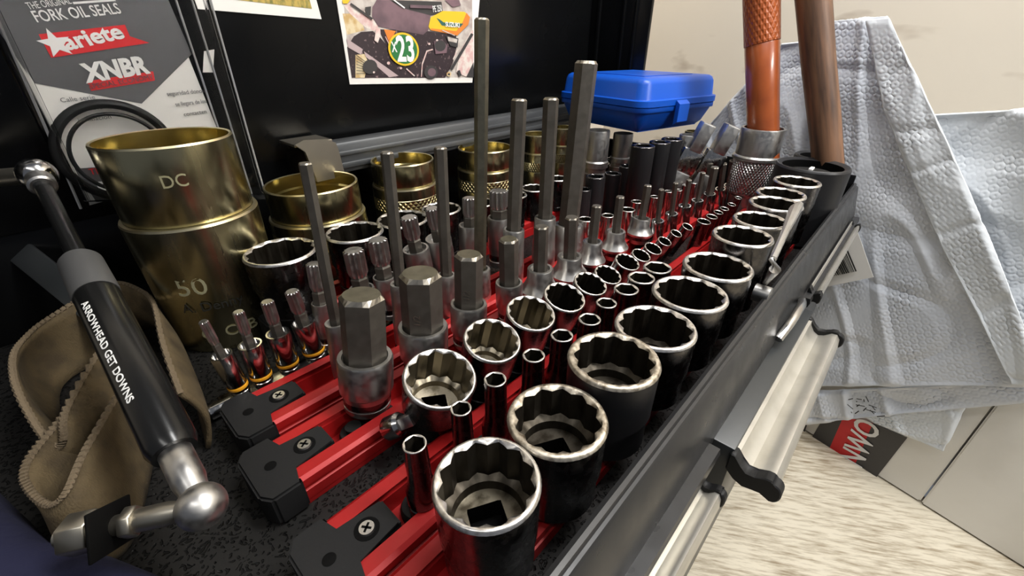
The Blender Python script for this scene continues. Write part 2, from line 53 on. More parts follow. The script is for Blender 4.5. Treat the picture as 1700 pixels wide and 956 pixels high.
M=dict(
 chrome=mat('chrome',(.55,.54,.53),.14,1,rn=(300,.08,.26,(1,1,1))),
 rim=mat('worn_chrome_rim',(.78,.76,.73),.32,1,noise=(400,(.42,.38,.33),.45,.75),bump=(500,.3,.0002)),
 rimold=mat('rusty_rim',(.62,.57,.48),.42,1,noise=(350,(.22,.18,.13),.42,.7),bump=(500,.5,.0003)),
 darkchrome=mat('darkened_chrome',(.12,.115,.115),.2,1,rn=(200,.12,.36,(1,1,1))),  # chrome with its dark reflections put into the base colour
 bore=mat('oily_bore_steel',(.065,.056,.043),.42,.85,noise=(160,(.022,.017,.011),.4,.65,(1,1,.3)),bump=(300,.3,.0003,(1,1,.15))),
 borewarm=mat('bright_bore_steel',(.25,.22,.165),.34,1,noise=(160,(.06,.05,.034),.45,.7,(1,1,.3))),
 grit=mat('gritty_residue',(.62,.55,.42),.8,0,noise=(260,(.35,.3,.2),.45,.6),bump=(600,.8,.0006)),
 hole=mat('recess_black',(.002,.002,.002),.7,0,Specular_IOR_Level=.1),  # shade inside holes, slots and bores put into a near-black colour
 satin=mat('satin_steel',(.50,.49,.475),.36,1,rn=(250,.28,.46,(1,1,1))),
 hexs=mat('grey_tool_steel',(.135,.122,.105),.46,.7,noise=(120,(.105,.095,.08),.4,.7),rn=(200,.40,.55,(1,1,1))),
 hexl=mat('light_tool_steel',(.27,.255,.19),.4,1,noise=(150,(.20,.185,.14),.4,.7)),
 tip=mat('ground_tool_tip',(.50,.46,.39),.38,1),
 blackox=mat('black_oxide',(.018,.018,.02),.42,.35,bump=(400,.2,.0002)),
 brass=mat('yellow_passivated_steel',(.54,.49,.30),.27,1,noise=(14,(.43,.385,.23),.35,.75,(1,1,.3)),rn=(90,.20,.30,(1,1,.1))),
 brassedge=mat('bright_passivated_edge',(.85,.75,.48),.3,1),
 brassin=mat('passivated_bore',(.55,.46,.2),.22,1),
 etch=mat('etched_grey',(.33,.31,.19),.6,.3),
 ink=mat('black_ink',(.015,.015,.012),.5),
 red=mat('red_anodised_aluminium',(.40,.009,.010),.42,.2,noise=(30,(.33,.008,.008),.4,.7)),
 plastic=mat('black_plastic',(.010,.010,.0105),.55,0,bump=(900,.25,.0002),Specular_IOR_Level=.3),
 rubber=mat('black_rubber',(.008,.008,.008),.6,Specular_IOR_Level=.3),
 chest=mat('dark_grey_powder_coat',(.028,.031,.033),.36,.1,bump=(1200,.15,.0002)),
 lip=mat('grey_painted_lip',(.032,.032,.033),.36,.35,rn=(60,.26,.42,(1,1,1))),
 lid=mat('black_lid_paint',(.004,.0042,.0045),.22,0,rn=(12,.16,.32,(1,1,1)),Specular_IOR_Level=.22),
 liner=mat('grey_extrusion',(.12,.125,.13),.42,.5,noise=(40,(.07,.075,.08),.4,.7,(.3,1,1))),
 cream=mat('aluminium_pull',(.56,.54,.49),.36,.7,noise=(60,(.49,.47,.42),.45,.7),rn=(90,.28,.42,(.1,1,1))),
 blue=mat('blue_plastic',(.003,.085,.52),.38,0,bump=(700,.12,.0002)),
 orange=mat('orange_urethane',(.37,.088,.022),.3,0,noise=(45,(.27,.06,.018),.42,.72),Coat_Weight=.3),
 wood=mat('old_ash_handle',(.19,.095,.05),.5,0,noise=(110,(.06,.03,.018),.38,.62,(1,1,.1)),bump=(120,.4,.0006,(1,1,.08))),
 bench=mat('plywood',(.70,.61,.46),.6,0,bump=(60,.35,.0008,(1,1,1))),
 wall=mat('cream_wall',(.66,.585,.47),.7,0,bump=(14,.12,.002)),
 board=mat('white_board',(.82,.80,.75),.45,0,noise=(5,(.66,.64,.58),.4,.7)),
 film=mat('bubble_mailer_film',(.72,.75,.80),.36,0,bump=(90,.25,.0012),noise=(7,(.62,.66,.73),.4,.7)),
 filmw=mat('white_bubble_film',(.72,.76,.80),.36,0,bump=(90,.25,.0012)),
 paper=mat('white_paper',(.80,.78,.74),.6,0),
 print_dark=mat('print_charcoal',(.045,.042,.042),.45),
 print_grey=mat('print_grey',(.10,.10,.105),.4),
 print_red=mat('print_red',(.62,.012,.016),.45),
 print_white=mat('print_white',(.85,.84,.82),.5),
 webbing=mat('tan_webbing',(.092,.064,.028),.85,0,noise=(70,(.052,.035,.015),.4,.65),bump=(1500,.8,.0006,(1,1,.4))),
 stitch=mat('strap_stitching',(.135,.10,.06),.9,bump=(900,.8,.0006)),
 yellow=mat('amber_band',(.80,.36,.02),.4),
 rollblue=mat('navy_roll_blue',(.002,.003,.026),.85,0,bump=(120,.5,.002)),
 greycollar=mat('grey_rubber_collar',(.06,.06,.06),.55),
 gloss=mat('gloss_black_tube',(.007,.007,.007),.22,0,Specular_IOR_Level=.4),
 nut=mat('zinc_nut',(.42,.39,.33),.4,1),
 green=mat('print_green',(.02,.17,.045),.5), py=mat('print_yellow',(.80,.52,.02),.5), po=mat('print_orange',(.72,.22,.03),.5),
 mauve=mat('print_mauve',(.20,.12,.14),.5,noise=(40,(.12,.075,.09),.4,.6)), pipe=mat('print_pipe',(.48,.37,.37),.5), tan=mat('print_tan',(.55,.36,.14),.5,noise=(120,(.72,.60,.38),.4,.6)),
 eng=mat('print_engine',(.03,.018,.022),.5,noise=(260,(.36,.25,.25),.60,.72)), pinkm=mat('print_pink',(.66,.42,.40),.5,noise=(160,(.75,.68,.62),.4,.6)), teal=mat('print_teal',(.03,.12,.10),.5),
 grass=mat('print_grass',(.50,.36,.08),.5,noise=(420,(.16,.17,.04),.42,.66,(1,1,.35))),
 pale=mat('print_pale',(.60,.55,.50),.5,noise=(90,(.40,.33,.30),.4,.6)),
)
# chipped paint on the old extension
cp=mat('chipped_paint',(.03,.03,.035),.45,.2); n=cp.node_tree
v=n.nodes.new('ShaderNodeTexVoronoi'); v.inputs['Scale'].default_value=420; tc=n.nodes.new('ShaderNodeTexCoord'); r=n.nodes.new('ShaderNodeValToRGB')
r.color_ramp.interpolation='CONSTANT'; r.color_ramp.elements[0].color=(.02,.02,.028,1); r.color_ramp.elements[1].position=.55; r.color_ramp.elements[1].color=(.45,.25,.15,1)
e=r.color_ramp.elements.new(.75); e.color=(.5,.47,.44,1)
n.links.new(tc.outputs['Object'],v.inputs['Vector']); n.links.new(v.outputs['Color'],r.inputs[0]); n.links.new(r.outputs[0],n.nodes['Principled BSDF'].inputs['Base Color']); M['chip']=cp
# non-slip mat: pitted rubber
mm_=mat('pitted_mat',(.035,.034,.033),.5,Specular_IOR_Level=.3); n=mm_.node_tree; b=n.nodes['Principled BSDF']
tc=n.nodes.new('ShaderNodeTexCoord'); no=n.nodes.new('ShaderNodeTexNoise'); no.inputs['Scale'].default_value=120; mx=n.nodes.new('ShaderNodeMix'); mx.data_type='RGBA'; mx.inputs[0].default_value=.012
v=n.nodes.new('ShaderNodeTexVoronoi'); v.inputs['Scale'].default_value=420; v.inputs['Randomness'].default_value=1
r=n.nodes.new('ShaderNodeValToRGB'); r.color_ramp.elements[0].position=.28; r.color_ramp.elements[1].position=.42
r.color_ramp.elements[0].color=(0,0,0,1); r.color_ramp.elements[1].color=(1,1,1,1)
c2=n.nodes.new('ShaderNodeMix'); c2.data_type='RGBA'; c2.inputs[6].default_value=(.002,.002,.002,1); c2.inputs[7].default_value=(.011,.0105,.010,1)
bu=n.nodes.new('ShaderNodeBump'); bu.inputs['Strength'].default_value=1; bu.inputs['Distance'].default_value=.0012
L=n.links.new
L(tc.outputs['Object'],no.inputs['Vector']); L(tc.outputs['Object'],mx.inputs[6]); L(no.outputs['Color'],mx.inputs[7]); L(mx.outputs[2],v.inputs['Vector'])
L(v.outputs['Distance'],r.inputs[0]); L(r.outputs[0],c2.inputs[0]); L(c2.outputs[2],b.inputs['Base Color']); L(r.outputs[0],bu.inputs['Height']); L(bu.outputs[0],b.inputs['Normal']); M['mat']=mm_
# knurl
kn=mat('knurled_steel',(.5,.43,.22),.3,1); n=kn.node_tree; b=n.nodes['Principled BSDF']
def knurl(m,scale):
    n=m.node_tree; b=n.nodes['Principled BSDF']; tc=n.nodes.new('ShaderNodeTexCoord'); sp=n.nodes.new('ShaderNodeSeparateXYZ'); L=n.links.new
    L(tc.outputs['Object'],sp.inputs[0]); at2=n.nodes.new('ShaderNodeMath'); at2.operation='ARCTAN2'; L(sp.outputs[1],at2.inputs[0]); L(sp.outputs[0],at2.inputs[1])
    a=n.nodes.new('ShaderNodeMath'); a.operation='MULTIPLY'; a.inputs[1].default_value=40; L(at2.outputs[0],a.inputs[0])
    z=n.nodes.new('ShaderNodeMath'); z.operation='MULTIPLY'; z.inputs[1].default_value=scale; L(sp.outputs[2],z.inputs[0])
    o=[]
    for op in ('ADD','SUBTRACT'):
        s=n.nodes.new('ShaderNodeMath'); s.operation=op; L(a.outputs[0],s.inputs[0]); L(z.outputs[0],s.inputs[1])
        q=n.nodes.new('ShaderNodeMath'); q.operation='SINE'; L(s.outputs[0],q.inputs[0]); o.append(q)
    mn=n.nodes.new('ShaderNodeMath'); mn.operation='MINIMUM'; L(o[0].outputs[0],mn.inputs[0]); L(o[1].outputs[0],mn.inputs[1])
    bu=n.nodes.new('ShaderNodeBump'); bu.inputs['Strength'].default_value=1; bu.inputs['Distance'].default_value=.0008; L(mn.outputs[0],bu.inputs['Height']); L(bu.outputs[0],b.inputs['Normal'])
knurl(kn,1100); M['knurl']=kn
ks=mat('knurled_bright_steel',(.55,.55,.54),.3,1); knurl(ks,1100); M['knurls']=ks
# ================= helpers
def link(name,me,m,parent=None,loc=None,quat=None,smooth=True,ang=.6):
    o=bpy.data.objects.new(name,me); COL.objects.link(o)
    if m is not None and not me.materials: me.materials.append(m)
    if smooth:
        me.shade_smooth(); me.set_sharp_from_angle(angle=ang)
    if loc is not None: o.location=loc
    if quat is not None: o.rotation_mode='QUATERNION'; o.rotation_quaternion=quat
    if parent is not None: o.parent=parent
    return o
def part(name,bm,m,parent=None,**k):
    me=bpy.data.meshes.new(name); bmesh.ops.recalc_face_normals(bm,faces=bm.faces); bm.to_mesh(me); bm.free(); return link(name,me,m,parent,**k)
def thing(name,label,cat,loc=(0,0,0),quat=None,group=None):
    o=bpy.data.objects.new(name,None); COL.objects.link(o); o.location=loc; o.empty_display_size=.01
    if quat is not None: o.rotation_mode='QUATERNION'; o.rotation_quaternion=quat
    return tag(o,label,cat,group)
def tag(o,label,cat,group=None):
    o['label']=label; o['category']=cat
    if group: o['group']=group
    return o
def ring(bm,n,rf,z,off=0): 
    return [bm.verts.new((rf(2*PI*i/n+off)*math.cos(2*PI*i/n+off),rf(2*PI*i/n+off)*math.sin(2*PI*i/n+off),z)) for i in range(n)]
def bridge(bm,a,b):
    n=len(a)
    for i in range(n): bm.faces.new((a[i],a[(i+1)%n],b[(i+1)%n],b[i]))
def lathe(bm,prof,n=40,cap0=True,cap1=True):
    prev=None; first=None
    for r,z in prof:
        rg=ring(bm,n,lambda t,r=r:r,z)
        if prev: bridge(bm,prev,rg)
        else: first=rg
        prev=rg
    if cap0: bm.faces.new(first)
    if cap1: bm.faces.new(prev)
def box(bm,x0,x1,y0,y1,z0,z1,bev=0):
    vs=[bm.verts.new((x,y,z)) for z in (z0,z1) for x,y in ((x0,y0),(x1,y0),(x1,y1),(x0,y1))]
    fs=[bm.faces.new([vs[i] for i in f]) for f in ((3,2,1,0),(4,5,6,7),(0,1,5,4),(1,2,6,5),(2,3,7,6),(3,0,4,7))]
    if bev:
        es=list({e for f in fs for e in f.edges}); bmesh.ops.bevel(bm,geom=es,offset=bev,segments=2,affect='EDGES',profile=.5)
def prism(bm,poly,axis,a,b):   # poly 2D extruded along axis
    def P(u,v,t): return (t,u,v) if axis=='x' else ((u,t,v) if axis=='y' else (u,v,t))
    A=[bm.verts.new(P(u,v,a)) for u,v in poly]; B=[bm.verts.new(P(u,v,b)) for u,v in poly]
    bridge(bm,A,B); bm.faces.new(A); bm.faces.new(B)
def tube(bm,pts,rad,n=12,cap=True):
    pts=[Vector(p) for p in pts]; rg=[]
    for i,p in enumerate(pts):
        d=(pts[min(i+1,len(pts)-1)]-pts[max(i-1,0)]).normalized(); u=d.cross(Vector((0,0,1)) if abs(d.z)<.95 else Vector((1,0,0))).normalized(); v=d.cross(u)
        r=rad[i] if isinstance(rad,(list,tuple)) else rad
        rg.append([bm.verts.new(p+(u*math.cos(2*PI*k/n)+v*math.sin(2*PI*k/n))*r) for k in range(n)])
    for a,b in zip(rg,rg[1:]): bridge(bm,a,b)
    if cap: bm.faces.new(rg[0]); bm.faces.new(rg[-1])
def BM(): return bmesh.new()
def zq(v): return Vector((0,0,1)).rotation_difference(Vector(v).normalized())
def star(ro,ri,k,n=None):
    def f(t):
        x=(t/(2*PI/k))%1; return ri+(ro-ri)*abs(x-.5)*2
    return f
def hexf(a): return lambda t: a*math.cos(PI/6)/math.cos(((t+PI/6)%(PI/3))-PI/6 ) if False else a*math.cos(PI/6)/math.cos((t%(PI/3))-PI/6)
def text(name,s,size,m,parent=None,ext=.0001,align='LEFT',mw=None,bendr=None,shear=0,sx=1,bold=0):
    c=bpy.data.curves.new(name,'FONT'); c.body=s; c.size=size; c.extrude=ext; c.align_x=align; c.shear=shear; c.resolution_u=3; c.offset=bold
    t=bpy.data.objects.new('t',c); COL.objects.link(t); bpy.context.view_layer.update()
    dg=bpy.context.evaluated_depsgraph_get(); me=bpy.data.meshes.new_from_object(t.evaluated_get(dg)); bpy.data.objects.remove(t)
    for v in me.vertices:
        v.co.x*=sx
        if bendr:   # wrap on a cylinder of radius bendr whose axis is z, facing -y
            a=v.co.x/bendr; rr=bendr+v.co.z; v.co=Vector((rr*math.sin(a),-rr*math.cos(a),v.co.y))
    if mw is not None: me.transform(mw)
    me.materials.clear(); me.name=name
    return link(name,me,m,parent,smooth=False)
ORD=['first','second','third','fourth','fifth','sixth','seventh','eighth','ninth','tenth','eleventh','twelfth','thirteenth','fourteenth','fifteenth','sixteenth','seventeenth','eighteenth']
# ================= setting
pd=Vector(D['PL']['d']); pn=Vector(D['PL']['n']); P0=Vector(D['PL']['P0'])
def struct(o): o['kind']='structure'; return o
bm=BM()
a=P0-pd*1.2+pn*.10; b=P0+pd*1.6+pn*.10
vs=[bm.verts.new(v) for v in (a-Vector((0,0,.45)),b-Vector((0,0,.45)),b+Vector((0,0,1.4)),a+Vector((0,0,1.4)))]
bm.faces.new(vs); g=bmesh.ops.extrude_face_region(bm,geom=bm.faces[:]); bmesh.ops.translate(bm,verts=[v for v in g['geom'] if isinstance(v,bmesh.types.BMVert)],vec=pn*.05)
wm=M['wall']; n=wm.node_tree; bb=n.nodes['Principled BSDF']
tc=n.nodes.new('ShaderNodeTexCoord'); mp=n.nodes.new('ShaderNodeMapping'); mp.inputs['Scale'].default_value=(9,9,22); mp.inputs['Rotation'].default_value=(.5,0,0)
t=n.nodes.new('ShaderNodeTexNoise'); t.inputs['Scale'].default_value=1.0; t.inputs['Detail'].default_value=3
rp=n.nodes.new('ShaderNodeValToRGB'); rp.color_ramp.elements[0].position=.60; rp.color_ramp.elements[1].position=.78; rp.color_ramp.elements[0].color=(.72,.66,.565,1); rp.color_ramp.elements[1].color=(.40,.33,.26,1)
n.links.new(tc.outputs['Object'],mp.inputs[0]); n.links.new(mp.outputs[0],t.inputs['Vector']); n.links.new(t.outputs['Fac'],rp.inputs[0]); n.links.new(rp.outputs[0],bb.inputs['Base Color'])
struct(part('wall_right',bm,M['wall'],smooth=False))
bm=BM(); box(bm,-1.2,1.3,.62,.66,-.45,1.4); struct(part('wall_back',bm,M['wall'],smooth=False))
n=M['bench'].node_tree; bb=n.nodes['Principled BSDF']; tc=n.nodes.new('ShaderNodeTexCoord'); mp=n.nodes.new('ShaderNodeMapping'); mp.inputs['Rotation'].default_value=(0,0,R(58)); mp.inputs['Scale'].default_value=(1,1,1)
m2=n.nodes.new('ShaderNodeMapping'); m2.inputs['Scale'].default_value=(30,230,1); t1=n.nodes.new('ShaderNodeTexNoise'); t1.inputs['Scale'].default_value=1; t1.inputs['Detail'].default_value=4; t1.inputs['Roughness'].default_value=.6
t2=n.nodes.new('ShaderNodeTexNoise'); t2.inputs['Scale'].default_value=5; r1=n.nodes.new('ShaderNodeValToRGB'); r1.color_ramp.elements[0].position=.42; r1.color_ramp.elements[1].position=.72; r1.color_ramp.elements[0].color=(.66,.60,.48,1); r1.color_ramp.elements[1].color=(.28,.22,.14,1)
mxx_=n.nodes.new('ShaderNodeMath'); mxx_.operation='MULTIPLY_ADD'; mxx_.inputs[1].default_value=.45; 
n.links.new(tc.outputs['Object'],mp.inputs[0]); n.links.new(mp.outputs[0],m2.inputs[0]); n.links.new(m2.outputs[0],t1.inputs['Vector']); n.links.new(tc.outputs['Object'],t2.inputs['Vector']); n.links.new(t2.outputs['Fac'],mxx_.inputs[0]); n.links.new(t1.outputs['Fac'],mxx_.inputs[2]); 
sb=n.nodes.new('ShaderNodeMath'); sb.operation='SUBTRACT'; sb.inputs[1].default_value=.21; n.links.new(mxx_.outputs[0],sb.inputs[0]); n.links.new(sb.outputs[0],r1.inputs[0]); n.links.new(r1.outputs[0],bb.inputs['Base Color'])
# workbench top
be=[Vector(v) for v in D['BEDGE']]; dd=(be[0]-be[1]).normalized()
e0=be[0]+dd*.9; e1=be[1]-dd*.5
bm=BM(); prism(bm,[(-1.0,e1.y),(e1.x,e1.y),(e0.x,e0.y),(-1.0,e0.y)],'z',-.43,-.4)
tag(part('workbench',bm,M['bench'],smooth=False),'pale worn plywood bench top below the tool chest','bench')
# white panels of the boxes standing at the bench end
def onp(u,z,off): return P0+pd*u-pn*off+Vector((0,0,z))
def U(p): return (Vector(p)-P0).dot(pd)
def slab(name,u0,u1,z0,z1,off,th,m,lab,cat,lean=0):
    bm=BM(); c=[onp(u0,z0,off),onp(u1,z0,off),onp(u1,z1,off-lean),onp(u0,z1,off-lean)]
    A=[bm.verts.new(v) for v in c]; B=[bm.verts.new(v+pn*th) for v in c]; bridge(bm,A,B); bm.faces.new(A); bm.faces.new(B)
    bmesh.ops.bevel(bm,geom=bm.edges[:],offset=.002,segments=2,affect='EDGES')
    return tag(part(name,bm,m),lab,cat)
us=U(D['SEAM'][0])
boxw=slab('white_box',us+.0015,.35,-.3985,-.10,.02,.10,M['board'],'white cardboard box with charcoal and red print, partly under the mailers','box')
slab('white_box',-.55,us-.0005,-.3985,-.09,.021,.10,M['board'],'plain white box at the right edge, beside the printed white box','box')
def flat(name,pts,m,parent,th=.0006):
    bm=BM(); A=[bm.verts.new(p) for p in pts]; B=[bm.verts.new(Vector(p)+pn*th) for p in pts]; bridge(bm,A,B); bm.faces.new(A); bm.faces.new(B); return part(name,bm,m,parent,smooth=False)
for k,m in (('PRD0','print_dark'),('PRD1','print_dark'),('PRD2','print_dark'),('PRRED','print_red')): flat('printed_panel',D[k],M[m],boxw)
a,b=Vector(D['PRT'][0]),Vector(D['PRT'][1]); x=(b-a).normalized(); z=-pn; y=z.cross(x)
text('printed_letters','NWO',(b-a).length*.56,M['print_white'],boxw,sx=.78,bold=.0008,mw=Matrix.Translation(a-x*.004-y*.017)@Matrix((x,y,z)).transposed().to_4x4())
# bubble mailers
def lerp(pl,t):
    t*=len(pl)-1; i=min(int(t),len(pl)-2); return Vector(pl[i]).lerp(Vector(pl[i+1]),t-i)
def mailer(key,m,lab,nu,nv,seed,amp=.006,parent=None,name='bubble_mailer'):
    Lp,Rp=D[key]; bm=BM(); g=[]
    for j in range(nv+1):
        l,r_=lerp(Lp,j/nv),lerp(Rp,j/nv); row=[]
        for i in range(nu+1):
            p=l.lerp(r_,i/nu); u=p.dot(pd); zz=p.z
            q=Vector((u*9+seed,zz*9,seed)); h=noise.noise(q)*amp+(1-min(1,abs(noise.noise(Vector(((u-zz*.45)*16+seed,(zz+u*.45)*4,3))))*5))*amp*.8-(1-min(1,abs(noise.noise(Vector(((u+zz*.7)*9+seed,(zz-u*.2)*9,8))))*7))*amp*.6
            s=.0088; jj=math.floor(zz/(s*.866)); uu=u/s+(jj%2)*.5; du=(uu-math.floor(uu)-.5)*s; dz=(zz/(s*.866)-jj-.5)*s*.866
            rr=math.hypot(du,dz)/(s*.46); h+=.0011*max(0,1-abs(rr-.62)*2.6)*(.6+.8*noise.noise(Vector((u*30,zz*30,7))))
            ed=min(i,nu-i,j,nv-j)
            if ed<4: h*=ed/4
            row.append(bm.verts.new(p-pn*h))
        g.append(row)
    for j in range(nv):
        for i in range(nu): bm.faces.new((g[j][i],g[j][i+1],g[j+1][i+1],g[j+1][i]))
    o=part(name,bm,m,parent,ang=1.5); md=o.modifiers.new('s','SOLIDIFY'); md.thickness=.0025; md.offset=1 if False else -1
    if parent is None: tag(o,lab,'mailer','padded bubble mailers stacked against the wall')
    return o
mailer('W2',M['filmw'],'white bubble mailer behind, reaching the right edge of the photo',150,260,2)
mailer('W0',M['film'],'blue-grey bubble mailer behind the orange and brown handles',170,150,5)
w1=mailer('W1',M['film'],'tall silver-white bubble mailer leaning in front, with barcode label',230,380,9,.0042)
mailer('FLAP',M['filmw'],'',40,260,12,.003,w1,'sealing_flap')
mailer('W3',M['film'],'narrow mailer edge under the stack with a black scribble on it',260,34,15)
mailer('W4',M['filmw'],'crumpled mailer corner hanging over the white box',120,70,18,.003)
lb=flat('shipping_label',D['LABQ'],M['paper'],w1)
q=[Vector(v) for v in D['BAR']]  # bl br tr tl
random.seed(3); t=0
while t<.97:
    wd=random.choice((.012,.02,.035)); 
    A=q[0].lerp(q[1],t); B=q[0].lerp(q[1],min(1,t+wd)); Cc=q[3].lerp(q[2],min(1,t+wd)); Dd=q[3].lerp(q[2],t)
    flat('barcode_bar',[A-pn*.0008,B-pn*.0008,Cc-pn*.0008,Dd-pn*.0008],M['ink'],lb,.0003); t+=wd+random.choice((.014,.02,.03))
q=[Vector(v)-pn*.0006 for v in D['BOXQ']]
bm=BM()
for a,b in zip(q,q[1:]+q[:1]): tube(bm,[a,b],.0004,4)
part('label_frame',bm,M['ink'],lb)
bm=BM(); sc=[Vector(v)-pn*.004 for v in D['SCRIB']]
for k in range(16):
    a=random.choice(sc[:4])+pd*random.uniform(-.012,.012)+Vector((0,0,random.uniform(-.008,.008))); tube(bm,[a,a+pd*random.uniform(-.012,.012)+Vector((0,0,random.uniform(-.008,.008)))],.0007,4)
for o in COL.objects:
    if o.get('label','').startswith('narrow mailer'): part('ink_scribble',bm,M['ink'],o)
# ================= tool chest
CX0,CX1,CY0,CY1=-.13,.69,.032,.465
ch=thing('tool_chest','dark grey metal tool chest with open lid, loaded with sockets','tool chest',((CX0+CX1)/2,.24,-.4))
def cpart(name,bm,m,parent=None,**k):
    o=part(name,bm,m,None,**k)
    pa=parent or ch; o.parent=pa
    bpy.context.view_layer.update(); o.matrix_parent_inverse=pa.matrix_world.inverted() if parent is None else Matrix()
    return o
OFF=Vector(ch.location)
def ct(bm): bmesh.ops.translate(bm,verts=bm.verts[:],vec=-OFF); return bm
def cp_(name,bm,m,parent=ch,**k): return part(name,ct(bm),m,parent,**k)
bm=BM(); box(bm,CX0,CX1,CY0+.002,CY1,-.4,-.004,.002); cp_('body',bm,M['chest'])
# front lip: rolled top edge, face sloping slightly outwards to the ledge
bm=BM(); prism(bm,[(.0455,-.004),(.0455,.041),(.0445,.0445),(.0425,.0455),(.0408,.0445),(.0402,.0420),(.0388,.0418),(.0378,.0405),(.0305,.006),(.0305,-.004)],'x',CX0,CX1); cp_('front_lip',bm,M['lip'])
bm=BM(); prism(bm,[(.034,-.0045),(.034,.004),(.0245,.004),(.0235,.0),(.0245,-.0045)],'x',CX0,.198); cp_('front_ledge',bm,M['lip'])
bm=BM(); prism(bm,[(.034,-.0045),(.034,.004),(.0245,.004),(.0235,.0),(.0245,-.0045)],'x',.415,CX1); cp_('front_ledge',bm,M['lip'])
for nm,x0,x1,y0,y1,z1 in (('side_wall',CX0,CX0+.004,CY0,CY1,.062),('side_wall',CX1-.004,CX1,CY0+.012,CY1,.055),('back_wall',CX0,CX1,CY1-.004,CY1,.08)):
    bm=BM(); box(bm,x0,x1,y0,y1,-.004,z1,.0015); cp_(nm,bm,M['lid'])
# lid, open
lid=None
bm=BM(); box(bm,CX0,CX1+.001,.455,.461,.081,.42,.001); lid=cp_('lid',bm,M['lid'])
for s,x0,x1 in (('lid_side',CX1-.006,CX1+.001),('lid_side',CX0-.001,CX0+.003)):
    bm=BM(); box(bm,x0,x1,.352,.456,.078 if x0>0 else .1,.42,.001)
    if x0>0:
        for yy in (.372,.392,.436): box(bm,x0-.0035,x0+.001,yy,yy+.006,.08,.419,.0012)
    cp_(s,bm,M['lid'],lid)
bm=BM(); box(bm,.198,CX1-.02,.425,.447,.083,.1135,.003); box(bm,.20,CX1-.02,.4225,.4255,.088,.094,.001); box(bm,.20,CX1-.02,.4225,.4255,.1005,.105,.001); cp_('hinge_bar',bm,M['liner'])
bm=BM(); prism(bm,[(.163,.1195),(.172,.1225),(.193,.1205),(.2015,.116),(.203,.110),(.205,.083),(.176,.083),(.171,.112)],'y',.415,.419); box(bm,.163,.2,.417,.45,.1165,.1195,.001); cp_('hinge_bracket',bm,M['nut'])
# drawers
def pull(x0,x1,yo,zt,parent,sy=1,sz=1,caps=True):
    pr=[(.0,.004),(.0,-.004),(-.0065,-.011),(-.0145,-.0135),(-.0195,-.011),(-.0245,-.007),(-.0275,-.006),(-.0305,-.009),(-.0315,-.016),(-.0305,-.022),(-.033,-.022),(-.0345,-.015),(-.033,-.0065),(-.0295,-.002),(-.0245,-.0025),(-.0185,-.0075),(-.0135,-.0095),(-.0085,-.007),(-.004,-.001),(-.003,.004)]
    Q=lambda l:[(yo+y*sy,zt+z*sz) for y,z in l]
    bm=BM(); prism(bm,Q(pr),'x',x0,x1); cp_('drawer_pull',bm,M['cream'],parent,ang=.9)
    if caps:
        top=[(.002,.006),(-.002,.006),(-.006,-.001),(-.0115,-.0055),(-.0185,-.0045),(-.0245,.0005),(-.0295,.001)]
        kn_=[(-.0315+.0062*math.cos(R(a)),-.0085-.012*(a<0)*0+.0085*math.sin(R(a))-.001) for a in (60,90,120,150,180,210,240,270,300)]
        bot=[(-.0245,-.0135),(-.0195,-.0165),(-.0125,-.0185),(-.005,-.016),(.002,-.010)]
        for a,c_ in ((x0-.007,x0+.001),(x1-.001,x1+.004)):
            bm=BM(); prism(bm,Q(top+kn_+bot),'x',a,c_); bmesh.ops.bevel(bm,geom=bm.edges[:],offset=.0007,segments=1,affect='EDGES'); cp_('pull_end_cap',bm,M['plastic'],parent)
def drawer(x0,x1,yf,yo,zt,sy,sz):
    bm=BM(); box(bm,x0,x1,yf,.06,-.10,-.001,.001); d=cp_('drawer',bm,M['chest']); pull(x0+.004,x1-.012,yo,zt,d,sy,sz); return d
drawer(.208,.405,.0185,.0185,-.007,.74,.8)
drawer(-.09,.196,.0295,.0295,-.010,.46,.7)
drawer(.43,.665,.0295,.0290,.006,.30,.6)
for x0,x1 in ((.208,.405),(-.09,.196),(.43,.665)):
    bm=BM(); box(bm,x0,x1,.0302,.06,-.21,-.103,.001); cp_('drawer',bm,M['chest'])
bm=BM(); tube(bm,[(.328,.0290,.006),(.345,.0262,.015),(.375,.0262,.016),(.395,.0285,.010)],.0034,12); cp_('latch_hook',bm,M['chrome'])
bm=BM(); l=[Vector(v) for v in D['LEV']]
tube(bm,[l[0]+Vector((.012,.0,.001)),l[0],l[0].lerp(l[1],.5),l[1]],[.003,.0045,.0026,.0022],10); tube(bm,[l[1],l[1]+Vector((-.006,-.004,-.004)),l[2]+Vector((.006,0,.006))],[.0026,.0036,.0018],10); lathe_c=None
tube(bm,[l[2]+Vector((0,.004,0)),l[2]+Vector((0,-.006,0))],.0065,14)
cp_('latch_lever',bm,M['satin'])
# mat
bm=BM(); box(bm,CX0+.005,CX1-.005,.049,CY1-.005,-.004,0,.0008); o=part('non_slip_mat',bm,M['mat'],smooth=False); tag(o,'black pitted rubber non-slip mat lining the chest tray','mat')
